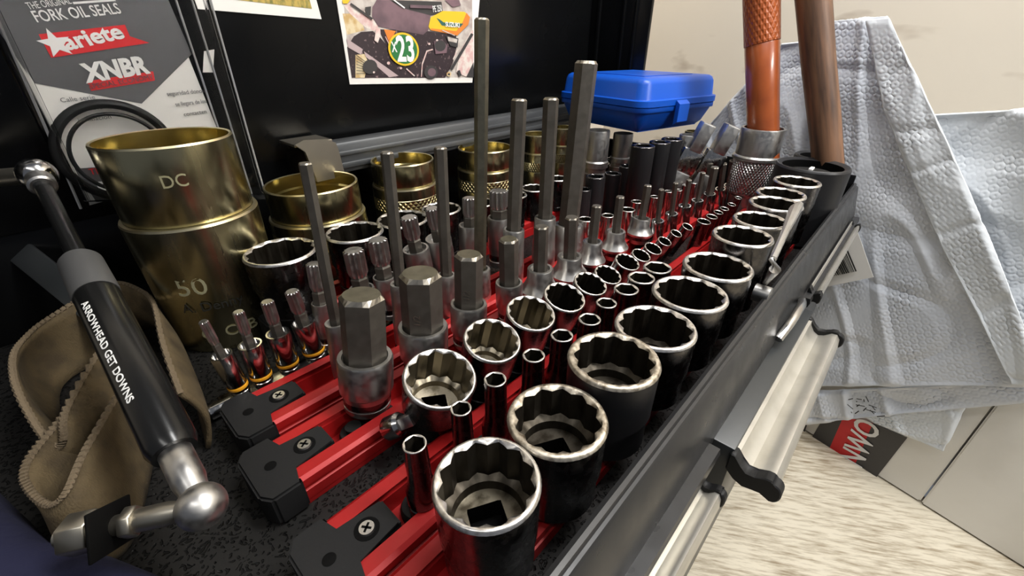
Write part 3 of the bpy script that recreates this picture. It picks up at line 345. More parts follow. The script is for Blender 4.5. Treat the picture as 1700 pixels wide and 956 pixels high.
# ================= rails
def rail(yc,x0,x1,lab,studs,w=.036,h=.018):
    t=thing('socket_rail',lab,'socket rail',(x0,yc,.0002),group='red aluminium socket rails')
    L_=x1-x0
    bm=BM(); prism(bm,[(-w/2,0),(w/2,0),(w/2,.003),(-w/2,.003)],'x',.004,L_); part('channel_base',bm,M['red'],t,smooth=False)
    for s in (-1,1):
        pr=[(w/2-.0085,.0028),(w/2-.0085,h-.004),(w/2-.0065,h-.004),(w/2-.0065,h-.001),(w/2-.0085,h),(w/2-.002,h),(w/2,h-.0015),(w/2,h-.006),(w/2-.001,h-.0065),(w/2-.001,h-.0085),(w/2,h-.009),(w/2,.0028)]
        bm=BM(); prism(bm,[(s*y,z) for y,z in pr],'x',0.012,L_); part('flange',bm,M['red'],t,smooth=False)
    def cap(xs,dr):
        bm=BM(); hw=w/2+.002
        out=[(0,-hw+.006),(.004,-hw),(.018,-hw),(.018,-w/2+.0095),(.040,-w/2+.0095),(.040,w/2-.0095),(.018,w/2-.0095),(.018,hw),(.004,hw),(0,hw-.006)]
        prism(bm,[(xs+dr*x,y) for x,y in out],'z',0.0002,h+.001); bmesh.ops.bevel(bm,geom=bm.edges[:],offset=.0012,segments=2,affect='EDGES')
        c=part('end_cap',bm,M['plastic'],t)
        for hx,nm,m,rr in ((.028,'screw',M['satin'],.0036),(.011,'mounting_hole',M['hole'],.0028)):
            bm=BM(); lathe(bm,[(rr,h+.0012),(rr*.9,h+.0022 if nm=='screw' else h+.00125)],20)
            bmesh.ops.translate(bm,verts=bm.verts[:],vec=(xs+dr*hx,0,0)); s_=part(nm,bm,m,c)
            if nm=='screw':
                bm=BM()
                for a in (0,PI/2):
                    b2=BM(); box(b2,-.0022,.0022,-.0005,.0005,h+.0021,h+.00232); bmesh.ops.rotate(b2,verts=b2.verts[:],cent=(0,0,0),matrix=Matrix.Rotation(a+.6,3,'Z')); bmesh.ops.translate(b2,verts=b2.verts[:],vec=(xs+dr*hx,0,0))
                    me=bpy.data.meshes.new('x'); b2.to_mesh(me); b2.free(); bm.from_mesh(me)
                part('screw_slot',bm,M['hole'],c,smooth=False)
                bm=BM(); lathe(bm,[(rr*1.5,h+.0011),(rr*1.5,h+.00125)],20); bmesh.ops.translate(bm,verts=bm.verts[:],vec=(xs+dr*hx,0,0)); part('screw_recess',bm,M['hole'],c)
    cap(0,1); cap(L_+.006,-1)
    me=None
    for (sx) in studs:
        if me is None:
            bm=BM(); lathe(bm,[(.0085,.003),(.0085,.0065),(.0075,.0085),(.0045,.009),(.0045,.012),(.003,.012)],20); me=bpy.data.meshes.new('clip_stud'); bm.to_mesh(me); bm.free()
        o=link('clip_stud',me,M['rubber'],t,loc=(sx-x0,0,0))
rail(.228,.018,.62,'red socket rail furthest back of those with end caps, under the long hex keys',[p[1][0] for p in D['KEY'] if True])
rail(.182,.012,.64,'red socket rail under the thick hex bit sockets, second end cap from the front',[.066]+[p[1][0] for p in D['HEX']])
rail(.119,.010,.60,'red socket rail under the small chrome six-point sockets, nearest full end cap',[p[0] for p in D['SMALL']])
rail(.0810,-.02,.60,'red socket rail beneath the big twelve-point sockets along the front lip',[],w=.034,h=.0165)
rail(.322,.07,.60,'red socket rail at the back under the old twelve-point sockets and spline bits',[])
# ================= sockets
def socket(lab,grp,x,y,zt,Dm,zb=.012,kind=12,style='big',base=None,detail=True,cat='socket',name='socket',mats=None,floor=.45,wall=.11):
    base=Vector(base) if base else Vector((x,y,zb)); top=Vector((x,y,zt)); ax=top-base; H=ax.length
    t=thing(name,lab,cat,base,zq(ax) if abs(ax.x)+abs(ax.y)>1e-5 else None,grp)
    r=Dm/2; n=48 if Dm>.02 else 36 if Dm>.012 else 24
    mb,mr,mi=(mats or (M['darkchrome'],M['rim'],M['bore']))[:3]
    bv=r*.05
    if style=='big': prof=[(r*.86,0),(r*.92,H*.01),(r*.92,H*.34),(r*.97,H*.40),(r*.985,H-bv*3),(r,H-bv*1.5)]
    elif style=='mid': prof=[(r*.80,0),(r*.86,H*.02),(r*.86,H*.12),(r*.82,H*.13),(r*.82,H*.16),(r*.88,H*.17),(r*.90,H*.45),(r*.97,H*.52),(r*.985,H-bv*3),(r,H-bv*1.5)]
    elif style=='deep': prof=[(r*1.30,0),(r*1.38,H*.02),(r*1.38,H*.16),(r*1.3,H*.17),(r*1.3,H*.19),(r*1.38,H*.20),(r*1.38,H*.36),(r*1.02,H*.52),(r*.99,H-bv*3),(r,H-bv*1.5)]
    elif style=='imp': prof=[(r*.9,0),(r,H*.02),(r,H-bv*3),(r,H-bv*1.5)]
    bm=BM(); lathe(bm,prof,n,cap1=False); part('body',bm,mb,t)
    ro=r*(1-wall); ri=ro*(.885 if kind==12 else 1)
    if kind==12: f=star(ro,ri,12)
    elif kind==6: f=hexf(ro)
    else: f=lambda q:ro*.86
    bm=BM(); a=ring(bm,n,lambda q:r,H-bv*1.5); b=ring(bm,n,lambda q:r*.975,H-bv*.4); c=ring(bm,n,lambda q:r*.95,H); d=ring(bm,n,lambda q:max(ro*1.0,f(q)+r*.01),H); e=ring(bm,n,f,H-r*.06)
    for p,q in ((a,b),(b,c),(c,d),(d,e)): bridge(bm,p,q)
    part('rim',bm,mr,t,ang=.9)
    dep=H*floor
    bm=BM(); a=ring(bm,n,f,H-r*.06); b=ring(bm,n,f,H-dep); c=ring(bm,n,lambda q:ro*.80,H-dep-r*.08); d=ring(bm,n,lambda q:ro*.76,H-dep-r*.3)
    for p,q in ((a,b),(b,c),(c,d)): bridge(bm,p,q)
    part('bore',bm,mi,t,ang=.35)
    if detail:
        sq=lambda q:min(ro*.40/max(abs(math.cos(q+.5)),abs(math.sin(q+.5)),.01),ro*.60)
        bm=BM(); a=ring(bm,n,lambda q:ro*.765,H-dep-r*.28); b=ring(bm,n,sq,H-dep-r*.30); bridge(bm,a,b); part('drive_end',bm,mats[3] if mats and len(mats)>3 else mi,t)
        bm=BM(); a=ring(bm,n,sq,H-dep-r*.30); b=ring(bm,n,sq,max(.001,H-dep-r*.30-.010)); bridge(bm,a,b); bm.faces.new(b); part('drive_hole',bm,M['hole'],t,ang=.4)
    else:
        bm=BM(); a=ring(bm,n,lambda q:ro*.765,H-dep-r*.28); bm.faces.new(a); part('drive_end',bm,M['hole'],t)
    return t
G1='large twelve-point sockets along the front lip'
big_l=['chrome-rimmed deep twelve-point socket, nearest and lowest in the photo','rust-speckled twelve-point socket with a shouldered bore, behind the nearest one','worn yellowish-rimmed twelve-point socket, third from the nearest in the front row']+['wide twelve-point socket with oily brown bore, %s from the nearest in the front row'%ORD[i] for i in range(3,11)]
for i,(x,y,z,dm) in enumerate(D['BIG']):
    if i==0: m=(M['darkchrome'],M['rim'],M['bore'],M['borewarm']); fl=.42; wl=.10
    elif i<3: m=(M['blackox'] if i==2 else M['darkchrome'],M['rimold'],M['bore']); fl=.38; wl=.13
    else: m=(M['darkchrome'],M['rim'],M['bore']); fl=.5; wl=.10
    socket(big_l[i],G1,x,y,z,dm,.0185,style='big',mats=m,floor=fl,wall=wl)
G2='middle row twelve-point sockets'
for i,(x,y,z,dm) in enumerate(D['MID']):
    warm=i<3
    lab=['chrome twelve-point socket with pale grit round its square drive, nearest in the middle row','chrome twelve-point socket with gritty bottom, second in the middle row','chrome twelve-point socket with a pinch of pale residue, third in the middle row'][i] if i<3 else 'chrome twelve-point socket, %s from the nearest in the shrinking middle row'%ORD[i]
    yb=y+.014 if i<12 else y+.006
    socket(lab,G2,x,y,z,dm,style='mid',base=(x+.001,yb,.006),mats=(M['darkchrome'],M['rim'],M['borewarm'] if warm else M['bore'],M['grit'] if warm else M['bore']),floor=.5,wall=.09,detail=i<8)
G3='small six-point sockets'
for i,(x,y,z,dm) in enumerate(D['SMALL']):
    socket('slim chrome six-point socket, %s from the nearest in the row behind the big sockets'%ORD[i],G3,x,y,z,dm,.010,kind=6,style='deep' if i<6 else 'mid',mats=(M['darkchrome'],M['rim'],M['bore']),floor=.3,wall=.13,detail=False)
for i,(x,y,z,dm) in enumerate(D['BACKSM']):
    socket('tiny chrome socket, %s from the left before the black deep sockets'%ORD[i],'tiny chrome sockets before the black deep sockets',x,y,z,dm,.006,kind=6 if i%2 else 12,style='mid',mats=(M['chrome'],M['rim'],M['bore']),floor=.3,wall=.14,detail=False)
for i,(x,y,z,dm) in enumerate(D['BACK12']):
    socket(['wide old chrome twelve-point socket with wavy rim, beside the largest brass driver','old chrome twelve-point socket, second from the left in the back row','old chrome twelve-point socket, third from the left in the back row'][i] if i<3 else 'dark twelve-point socket, %s from left in the back row'%ORD[i],'old twelve-point sockets in the back row',x,y,z,dm,.0185,style='mid',mats=(M['darkchrome'],M['rim'],M['bore']),floor=.55,wall=.07,detail=i<4)
for i,(x,y,z,dm) in enumerate(D['BLK']):
    socket('short black impact socket, %s from the left below the blue case'%ORD[i],'black impact sockets below the blue case',x,y,z,dm,.004,kind=6,style='imp',mats=(M['blackox'],M['darkchrome'],M['hole']),floor=.3,wall=.22,detail=False)
for i,(x,y,z,dm) in enumerate(D['BLKT'][:3]):
    socket('tall black impact socket, %s from the left under the blue case'%ORD[i],'tall black impact sockets',x,y,z,dm,.004,kind=6,style='imp',mats=(M['blackox'],M['darkchrome'],M['hole']),floor=.3,wall=.25,detail=False)
for i,(x,y,z,dm) in enumerate(D['CH12']):
    socket('small chrome twelve-point socket, %s from the left just under the blue case'%ORD[i],'small chrome sockets behind the black ones',x,y,z,dm,.002,style='mid',mats=(M['chrome'],M['rim'],M['hole']),floor=.3,wall=.12,detail=False)
for i,(x,y,z,dm) in enumerate(D['CUP'][:2]):
    t=thing('driver_cup','polished steel ringed driver cup, %s of two under the blue case'%('left' if i==0 else 'right'),'driver',(x,y,.001))
    r=dm/2; bm=BM(); lathe(bm,[(r*.9,0),(r,.002),(r,z*.45),(r*.88,z*.46),(r*.88,z*.52),(r*1.02,z*.53),(r*1.02,z*.60),(r*.93,z*.62),(r*.93,z-.002),(r*.9,z),(r*.8,z),(r*.78,z*.7)],32); part('body',bm,M['satin'],t)
# old extension with chipped paint
x,y,z,dm=D['BLKT'][3]; x+=.012
t=thing('extension_socket','steel-collared extension socket with black paint flaking off, right of the tall black sockets','socket',(x,y,.001)); r=dm*.55
bm=BM(); lathe(bm,[(r*.9,0),(r*.9,z*.74)],24); part('painted_sleeve',bm,M['chip'],t)
bm=BM(); lathe(bm,[(r*.9,z*.74),(r*1.05,z*.75),(r*1.05,z-.001),(r,z),(r*.8,z),(r*.78,z-.01)],24); part('steel_collar',bm,M['satin'],t)
x,y,z,dm=D['CUP'][2]
t=thing('socket','small brass socket peeping out right of the blue case','socket',(x,y,.001)); r=dm/2*.8
bm=BM(); lathe(bm,[(r*.9,0),(r,.002),(r,z-.004),(r*.96,z-.002),(r*.8,z-.002),(r*.78,z-.02)],24); part('body',bm,M['brass'],t)
# big black caps at the far end of the front row
x,y,z,dm=D['CAP']
t=socket('very wide black impact socket with a plug in its mouth, far end of front row','black sockets at the far end',x,y,z,dm,.002,kind=0,style='imp',mats=(M['blackox'],M['blackox'],M['hole']),floor=.12,wall=.05,detail=False)
bm=BM(); lathe(bm,[(dm*.28,0),(dm*.28,.004),(dm*.1,.006)],24); bmesh.ops.translate(bm,verts=bm.verts[:],vec=(0,0,z-.002-dm*.06*0-.012)); part('plug',bm,M['rubber'],t)
bm=BM(); box(bm,-.006,.006,-.002,.002,z-.009,z-.006,.0008); part('plug_mark',bm,M['print_white'],t)
socket('black impact socket holding the brown wooden handle','black sockets at the far end',.636,.083,.083,.052,.002,kind=0,style='imp',mats=(M['blackox'],M['blackox'],M['hole']),floor=.3,wall=.1,detail=False)
# hex bit sockets
def bitsock(lab,grp,top,col,wb,dc,zb=.012,tipf='hex',flare=1.0,band=None,body='satin',bitm='hexs',name='hex_bit_socket',cat='bit socket',hexbase=False,skirt=False):
    top=Vector(top); col=Vector(col); ax=(top-col).normalized(); k=(col.z-zb)/ax.z; base=col-ax*k; H=k; L_=(top-col).length
    t=thing(name,lab,cat,base,zq(ax),grp); r=dc/2
    if skirt: prof=[(r*1.25,0),(r*1.3,.002),(r*1.3,H*.30),(r*1.45,H*.31),(r*1.5,H*.40),(r*1.25,H*.52),(r*1.02,H*.68),(r*.99,H-.001),(r*.94,H),(r*.74,H),(r*.7,H-.003)]
    elif flare>1: prof=[(r*flare*.93,0),(r*flare,.0015),(r*flare,H*.38),(r*flare*.96,H*.43),(r*1.03,H*.62),(r,H-.001),(r*.95,H),(r*.74,H),(r*.7,H-.003)]
    else: prof=[(r*.80,0),(r*.86,.0015),(r*.86,H*.12),(r*.8,H*.13),(r*.8,H*.16),(r*.86,H*.17),(r*.88,H*.35),(r*.98,H*.40),(r,H-.0015),(r*.96,H),(r*.82,H),(r*.8,H-.004)]
    bm=BM(); lathe(bm,prof,32); part('body',bm,M[body],t)
    if skirt or flare==1.0 and H>.02:
        rr=prof[1][0]; bm=BM(); lathe(bm,[(rr*1.012,H*.16 if flare==1 else .002),(rr*1.012,H*.345 if flare==1 else H*.29)],32,False,False); part('polished_base',bm,M['darkchrome'],t)
    ra=wb/2/math.cos(PI/6)*1.0
    bm=BM()
    if tipf=='hex':
        a=ring(bm,6,lambda q:ra,H-.0035,.3); b=ring(bm,6,lambda q:ra,H+L_-ra*.22,.3); bridge(bm,a,b); bm.faces.new(a); bm.faces.new(b); part('hex_bit',bm,M[bitm],t,smooth=False)
        bm=BM(); n=24; f=lambda q:hexf(ra)(q-.3)
        a=ring(bm,n,f,H+L_-ra*.22-.00005,.3); c=ring(bm,n,lambda q:ra*.80,H+L_,.3); bridge(bm,a,c); part('chamfer',bm,M['tip'],t,smooth=False)
        bm=BM(); c=ring(bm,n,lambda q:ra*.80,H+L_,.3); bm.faces.new(c); part('bit_face',bm,M['hexl' if ra>.006 else bitm],t,smooth=False)
    else:
        Ls=L_*.62; n=48; rr=wb/2; f=star(rr,rr*.74,12)
        a=ring(bm,n,lambda q:rr*.82,H+L_-Ls-.001); b=ring(bm,n,f,H+L_-Ls+.0015); c=ring(bm,n,f,H+L_-.0006); d=ring(bm,n,lambda q:rr*.78,H+L_)
        for p,q in ((a,b),(b,c),(c,d)): bridge(bm,p,q)
        bm.faces.new(a); bm.faces.new(d); part('spline_tip',bm,M['satin'],t,ang=.3)
        bm=BM(); a=ring(bm,6,lambda q:rr*.92,H-.003); b=ring(bm,6,lambda q:rr*.92,H+(L_-Ls)*.75); c=ring(bm,6,lambda q:rr*.70,H+L_-Ls); bridge(bm,a,b); bridge(bm,b,c); bm.faces.new(a); bm.faces.new(c); part('bit_shank',bm,M['hexs'],t,smooth=False)
    if band:
        bm=BM(); rr=r*.9; lathe(bm,[(rr*1.02,H*.20),(rr*1.05,H*.21),(rr*1.05,H*.27),(rr*1.02,H*.28)],32,False,False); part('colour_band',bm,M[band],t)
    return t,base,ax,H,ra
hexl=['thickest hex bit socket, nearest to the front of its row','second thick hex bit socket, right behind the nearest one','hex bit socket with a medium bit stamped 1/2, third along the row','fourth hex bit socket, its bit about a finger wide','fifth hex bit socket, stamped on its flat','sixth hex bit socket in the row, stepped bit','seventh hex bit socket, on a flared matt base','eighth hex bit socket with notched tip on a flared matt base','ninth hex bit socket on the widest flared matt base']
for i,(a,b,wb,dc) in enumerate(D['HEX']):
    t,base,ax,H,ra=bitsock(hexl[i],'hex bit sockets in the middle rail',a,b,wb,dc,flare=1 if i<4 else 1.0,skirt=i>=4,zb=.014)
    if i in (1,2):
        text('size_stamp','1/2',.006,M['tip'],t,ext=.00005,mw=Matrix.Rotation(R(-52),4,'Z')@Matrix.Translation((0,-ra*.93,H+.006))@Matrix.Rotation(R(90),4,'X')@Matrix.Rotation(R(90),4,'Z')@Matrix.Translation((0,-.002,0)))
for i,(a,b,wb,dc) in enumerate(D['HEXFAR']):
    bitsock('small chrome hex bit socket, %s of the thin-bitted ones running towards the handles'%ORD[i],'thin hex bit sockets at the far end',a,b,wb,dc,zb=.006,flare=1.15,body='chrome')
keyl=['long dark hex key socket nearest the brass driver, leftmost of the long ones','second long dark hex key socket from the left','third long dark hex key socket from the left','tallest long hex key socket, pale greenish steel, passing in front of the motorcycle photo','fifth long hex key socket from the left, dark grey','sixth long hex key socket from the left, dark grey','thickest long hex key socket, in front of the blue case']
for i,(a,b,wb,dc) in enumerate(D['KEY']):
    bitsock(keyl[i],'long hex bit sockets',a,b,wb,dc,zb=.012,bitm='hexl' if i==3 else 'hexs',flare=1.12,body='satin')
for i,(a,b,wb,dc) in enumerate(D['SPL']):
    bitsock('grey spline bit socket, %s from the left among the long hex keys'%ORD[i],'spline bit sockets',a,b,wb,dc,zb=.012,tipf='spl',name='spline_bit_socket')
t=thing('socket_adapter','small tilted chrome socket adapter beside the thickest hex bit socket','socket',(.0745,.1585,.0205),Quaternion((1,0,0),.9)@Quaternion((0,1,0),.5))
bm=BM(); lathe(bm,[(.0058,0),(.0064,.001),(.0064,.009),(.005,.011)],28); part('body',bm,M['chrome'],t)
bm=BM(); box(bm,-.0031,.0031,-.0031,.0031,.0108,.019,.0004); part('square_drive',bm,M['satin'],t)
# chrome clip rail with four spline bits
t=thing('clip_rail','short chrome clip rail holding four small spline bits with amber bands','socket rail',(.018,.2655,.0002))
bm=BM(); box(bm,0,.13,-.006,.006,.0003,.0045,.0008); part('strip',bm,M['chrome'],t)
for k in range(6):
    bm=BM(); box(bm,.004+k*.021,.012+k*.021,-.0066,.0066,.0044,.0062,.0006); part('clip',bm,M['darkchrome'],t)
bm=BM(); tube(bm,[(-.003,-.004,.005),(.010,-.004,.005)],.0048,16); part('rail_end',bm,M['chrome'],t)
for i,(a,b,wb,dc) in enumerate(D['BIT']):
    bitsock('small spline bit with amber band, %s from the left on the chrome clip rail'%ORD[i],'small spline bits on the clip rail',a,b,wb,dc,zb=.0075,tipf='spl',band='yellow',name='spline_bit',body='chrome')
# ================= brass coloured seal drivers
def driver(lab,x,y,zs,dl,zt,du,grp='seal drivers at the back',kn=True):
    t=thing('seal_driver',lab,'seal driver',(x,y,0.0005),group=grp); r=dl/2; u=du/2
    zk=zs-.012
    bm=BM(); 
    if kn:
        lathe(bm,[(r*.97,.0),(r,.002),(r,zk-.014),(r*.985,zk-.013)],64,True,False); part('lower_body',bm,M['brass'],t)
        bm=BM(); lathe(bm,[(r*.985,zk-.013),(r,zk-.0125),(r,zk)],64,False,False); part('knurled_band',bm,M['knurl'],t)
        bm=BM(); lathe(bm,[(r,zk),(r*.99,zk+.0005),(r*.99,zs-.0015)],64,False,False); part('shoulder',bm,M['brass'],t)
    else:
        lathe(bm,[(r*.93,.0),(r*.94,.002),(r*.99,zs-.0015)],72,True,False); part('lower_body',bm,M['brass'],t)
    bm=BM(); lathe(bm,[(r*.99,zs-.0015),(r*.975,zs),(u,zs+.0003)],72,False,False); part('step_edge',bm,M['brassedge'],t)
    bm=BM(); lathe(bm,[(u*.985,zs),(u,zs+.001),(u,zt-.0012)],72,False,False); part('upper_body',bm,M['brass'],t)
    bm=BM(); lathe(bm,[(u,zt-.0012),(u*.985,zt),(u*.95,zt-.0005)],72,False,False); part('top_edge',bm,M['brassedge'],t)
    bm=BM(); lathe(bm,[(u*.95,zt-.0005),(u*.945,zt-.012),(u*.90,zt-.0135),(u*.88,zt-.04)],72,False,True); part('bore',bm,M['brassin'],t)
    return t
b,db,c,dc=D['BRASS1']
zs=b[2]; zt=c[2]
t=driver('largest brass seal driver, marked 50, at the left beside the blister pack',(b[0]+c[0])/2,b[1],zs,db,zt,dc,kn=False)
ang=math.atan2(-b[0],b[1])  # facing the camera
def onbrass(s,size,r,ang,z,m,name,bold=0,sx=1): 
    return text(name,s,size,m,t,ext=.00012,align='CENTER',bendr=r,mw=Matrix.Translation((0,0,z))@Matrix.Rotation(ang,4,'Z'),bold=bold,sx=sx)
rl=db/2*.965
onbrass('50',.018,rl*1.004,ang-.42,.049,M['etch'],'size_mark',sx=1.1)
onbrass('A. Denny',.010,rl*1.022,ang-.22,.036,M['ink'],'handwriting')
onbrass('C  C  B',.012,rl*.99,ang-.12,.012,M['etch'],'size_mark')
onbrass('DC',.011,dc/2*1.003,ang-.08,zs+.026,M['etch'],'scratched_initials',sx=.9)
lab=['wide short brass seal driver, second from the left','brass seal driver, third from the left, behind the second long hex key','brass seal driver, fourth from the left, behind the tallest hex key','bright brass seal driver, fifth from the left, between two long hex keys','small bright brass seal driver, furthest right, left of the blue case']
for i,(x,y,z,dm) in enumerate(D['BRASS']):
    driver(lab[i],x,y,z-.024 if i else z-.028,dm*1.07,z,dm)
# ================= blue case
p=[Vector(v) for v in D['CASE']]; ex=Vector((1,0,0)); ey=(p[2]-p[0]); ey.z=0; LY=.165; LX=.155; yaw=math.atan2(-ey.x,ey.y)
t=thing('plastic_case','bright blue hinged plastic case lying on top of the sockets','case',p[0]+Vector((.016,0,-.003)),Quaternion((0,0,1),yaw*.9))
def rbox(bm,lv,rc,n=6):   # stacked rounded rectangles [(inset,z)]
    prev=None; f0=None
    for ins,z in lv:
        pts=[]
        for cx,cy,a0 in ((LX-rc,LY-rc,0),(rc,LY-rc,90),(rc,rc,180),(LX-rc,rc,270)):
            for k in range(n+1):
                a=R(a0+90*k/n); rr=max(rc-ins,.001); pts.append(bm.verts.new((cx+math.cos(a)*rr,cy+math.sin(a)*rr,z)))
        if prev: bridge(bm,prev,pts)
        else: f0=pts
        prev=pts
    bm.faces.new(f0); bm.faces.new(prev)
bm=BM(); rbox(bm,[(.024,0),(.019,.001),(.013,.006),(.005,.022),(.0045,.024),(.0015,.0245),(.001,.025),(.001,.030),(.002,.0305)],.02); part('case_base',bm,M['blue'],t,ang=.8)
bm=BM(); rbox(bm,[(.002,.0308),(.0,.0312),(.0,.038),(.001,.0386),(.004,.039),(.0045,.040),(.0065,.056),(.009,.0605),(.013,.0625),(.02,.063)],.02); part('case_lid',bm,M['blue'],t,ang=.8)
bm=BM(); rbox(bm,[(.030,.0628),(.031,.0637)],.031); part('lid_panel',bm,M['blue'],t)
bm=BM(); prism(bm,[(LX+.0005,.012),(LX+.004,.010),(LX+.0055,.034),(LX+.0005,.037)],'y',.045,.075); part('latch',bm,M['blue'],t)
bm=BM(); prism(bm,[(-.001,.008),(-.0065,.012),(-.0065,.033),(-.001,.037)],'x',.06,.08)
for v in bm.verts: v.co=Vector((v.co.x,v.co.y,v.co.z))
part('latch',bm,M['blue'],t)
# ================= handles & cup at the far right
x,y,z,dm=D['ORC']; r=dm/2
t=thing('driver_cup','large polished steel cup with knurled lower half, holding the orange handle','driver',(x,y,.0))
bm=BM(); lathe(bm,[(r*.8,0.001),(r*.8,.03),(r*.98,.034),(r*.98,.036)],48,True,False); part('foot',bm,M['satin'],t)
bm=BM(); lathe(bm,[(r*1.05,.036),(r*1.07,.037),(r*1.07,.074),(r*1.05,.075)],48,False,False); part('knurled_body',bm,M['knurls'],t)
bm=BM(); lathe(bm,[(r*.98,.036),(r*1.05,.0365)],48,False,False); part('shoulder',bm,M['satin'],t); bm=BM(); lathe(bm,[(r*1.05,.0745),(r*1.16,.076),(r*1.16,.079),(r*1.13,.080),(r*1.05,.081),(r*1.07,z-.001),(r*1.05,z),(r*.93,z),(r*.9,z-.04)],48,False,True); part('upper_cup',bm,M['satin'],t)
a,b=[Vector(v) for v in D['ORH']]; d=(a-b).normalized(); b=b-d*.030; L_=.26
t=thing('hammer_handle','orange urethane handle with a cross-hatched grip, standing in the steel cup','handle',b,zq(d))
bm=BM(); lathe(bm,[(.0165,0),(.017,.002),(.0172,.08),(.0178,.1283),(.0174,.129)],40); part('shaft',bm,M['orange'],t)
og=mat('orange_grip',(.37,.088,.022),.32); knurl(og,620); M['og']=og
for nd in og.node_tree.nodes:
    if nd.type=='BUMP': nd.inputs['Distance'].default_value=.0003
for nd in og.node_tree.nodes:
    if nd.type=='MATH' and nd.operation=='MULTIPLY' and nd.inputs[1].default_value==40: nd.inputs[1].default_value=22
bm=BM(); lathe(bm,[(.0174,.129),(.0182,.1296),(.0184,.20),(.0184,L_)],40); part('grip',bm,og,t)
a,b=[Vector(v) for v in D['BRH']]; d=(a-b).normalized(); b=b-d*.010
t=thing('hammer_handle','brown weathered wooden handle leaning up from the black socket','handle',b,zq(d))
bm=BM(); tube(bm,[(0,0,0),(0.0005,0,.05),(-.0005,.0005,.11),(0,0,.18),(0,0,.28)],[.0150,.0155,.0158,.0162,.0166],28); part('shaft',bm,M['wood'],t)
# universal joint style chrome pieces
u=[Vector(v) for v in D['UJ']]; d=(u[0]-u[2]).normalized()
d=(d+Vector((.22,-.12,0))).normalized()
for i,(off,lab) in enumerate(((Vector((0,0,0)),'polished steel puller jaw leaning beside the steel cup'),(Vector((-.018,.022,.002)),'darker steel puller jaw leaning just left of the bright one'))):
    b=u[0]+off-d*.095+Vector((0,0,-.002)); b.z=max(b.z,.003)
    t=thing('puller_jaw',lab,'tool',b,zq(d)@Quaternion((0,0,1),.6))
    bm=BM(); box(bm,-.010,.010,-.010,.010,0,.040,.002); part('lower_arm',bm,M['satin'],t)
    bm=BM(); box(bm,-.009,.009,-.013,.013,.038,.068,.003); part('coupling',bm,M['chrome'],t)
    bm=BM(); box(bm,-.010,.010,-.008,.008,.066,.100,.002); part('jaw_tip',bm,M['satin'],t)
# ================= gas strut
a,b=[Vector(v) for v in D['STRUT']]; d=(b-a); L_=d.length; d.normalize()
t=thing('gas_strut','black gas strut with chrome ball ends, lettered in white, at the left of the chest','gas strut',a,zq(d))
s0=L_*.42; 
bm=BM(); lathe(bm,[(.0042,.008),(.0042,s0+.004)],20); part('rod',bm,M['gloss'],t)
bm=BM(); lathe(bm,[(.0078,s0-.012),(.0088,s0-.010),(.0092,s0+.016),(.0090,s0+.018)],32); part('collar',bm,M['greycollar'],t)
bm=BM(); lathe(bm,[(.0086,s0+.0175),(.0088,s0+.019),(.0088,L_-.030),(.0075,L_-.026)],40); tb=part('cylinder',bm,M['gloss'],t)
bm=BM(); lathe(bm,[(.0050,L_-.028),(.0056,L_-.027),(.0056,L_-.012),(.0050,L_-.009),(.0046,L_-.006)],28); part('end_ferrule',bm,M['satin'],t)
bm=BM(); bmesh.ops.create_uvsphere(bm,u_segments=32,v_segments=20,radius=.0082); bmesh.ops.translate(bm,verts=bm.verts[:],vec=(0,0,L_)); part('ball_socket',bm,M['satin'],t)
bm=BM(); bmesh.ops.create_uvsphere(bm,u_segments=28,v_segments=16,radius=.0095); part('ball_socket',bm,M['chrome'],t)
bm=BM(); lathe(bm,[(.0052,.002),(.0066,.004),(.0066,.014),(.0055,.015)],24); part('end_ferrule',bm,M['satin'],t)
# text on the cylinder, facing the camera: local +z is down the strut
qi=zq(d).inverted(); tocam=qi@(Vector((0,0,.2))-(a+d*(L_*.62))); ca=math.atan2(tocam.y,tocam.x)
# letters run along +z; text x -> +z, text y -> tangential
c=bpy.data.curves.new('l','FONT'); c.body='ARROWHEAD GET DOWNS'; c.size=.0044; c.extrude=.00008; c.offset=.00006; c.space_character=1.02
to=bpy.data.objects.new('l',c); COL.objects.link(to); bpy.context.view_layer.update(); me=bpy.data.meshes.new_from_object(to.evaluated_get(bpy.context.evaluated_depsgraph_get())); bpy.data.objects.remove(to)
mxx=max(v.co.x for v in me.vertices); LT=L_*.26; st=s0+.0285
for v in me.vertices:
    zz=st+v.co.x*LT/mxx; th=ca+.78-(v.co.y)/.0088; rr=.0089+v.co.z; v.co=Vector((rr*math.cos(th),rr*math.sin(th),zz))
me.materials.clear(); link('white_lettering',me,M['print_white'],t,smooth=False)
def rod_thing(): pass
# lower ball stud with nuts and bracket plate
a,b=[Vector(v) for v in D['STUD']]; d=(b-a); L2=d.length; d.normalize()
t=thing('ball_stud','zinc ball stud with two hex nuts through a thin black bracket, lower left','bolt',a+d*.0075,zq(d))
bm=BM(); lathe(bm,[(.0036,0),(.0042,.004),(.0040,.016),(.0034,.017),(.0034,L2-.004)],20); part('stud',bm,M['nut'],t)
for z0,rr,h in ((.0135,.0056,.004),(L2-.016,.0074,.009)):
    bm=BM(); A=ring(bm,6,lambda q:rr,z0); B=ring(bm,6,lambda q:rr,z0+h); bridge(bm,A,B); bm.faces.new(A); bm.faces.new(B); bmesh.ops.bevel(bm,geom=bm.edges[:],offset=.0005,segments=1,affect='EDGES'); part('hex_nut',bm,M['nut'],t)
bm=BM(); box(bm,-.008,.008,-.011,.008,L2-.0215,L2-.0203,.0004); part('bracket_plate',bm,M['hole'],t)
a,b=[Vector(v) for v in D['TOPSTUD']]; d=(b-a); L2=d.length; d.normalize()
t=thing('ball_stud','steel ball stud at the upper end of the gas strut, on the left edge','bolt',a+d*.009,zq(d))
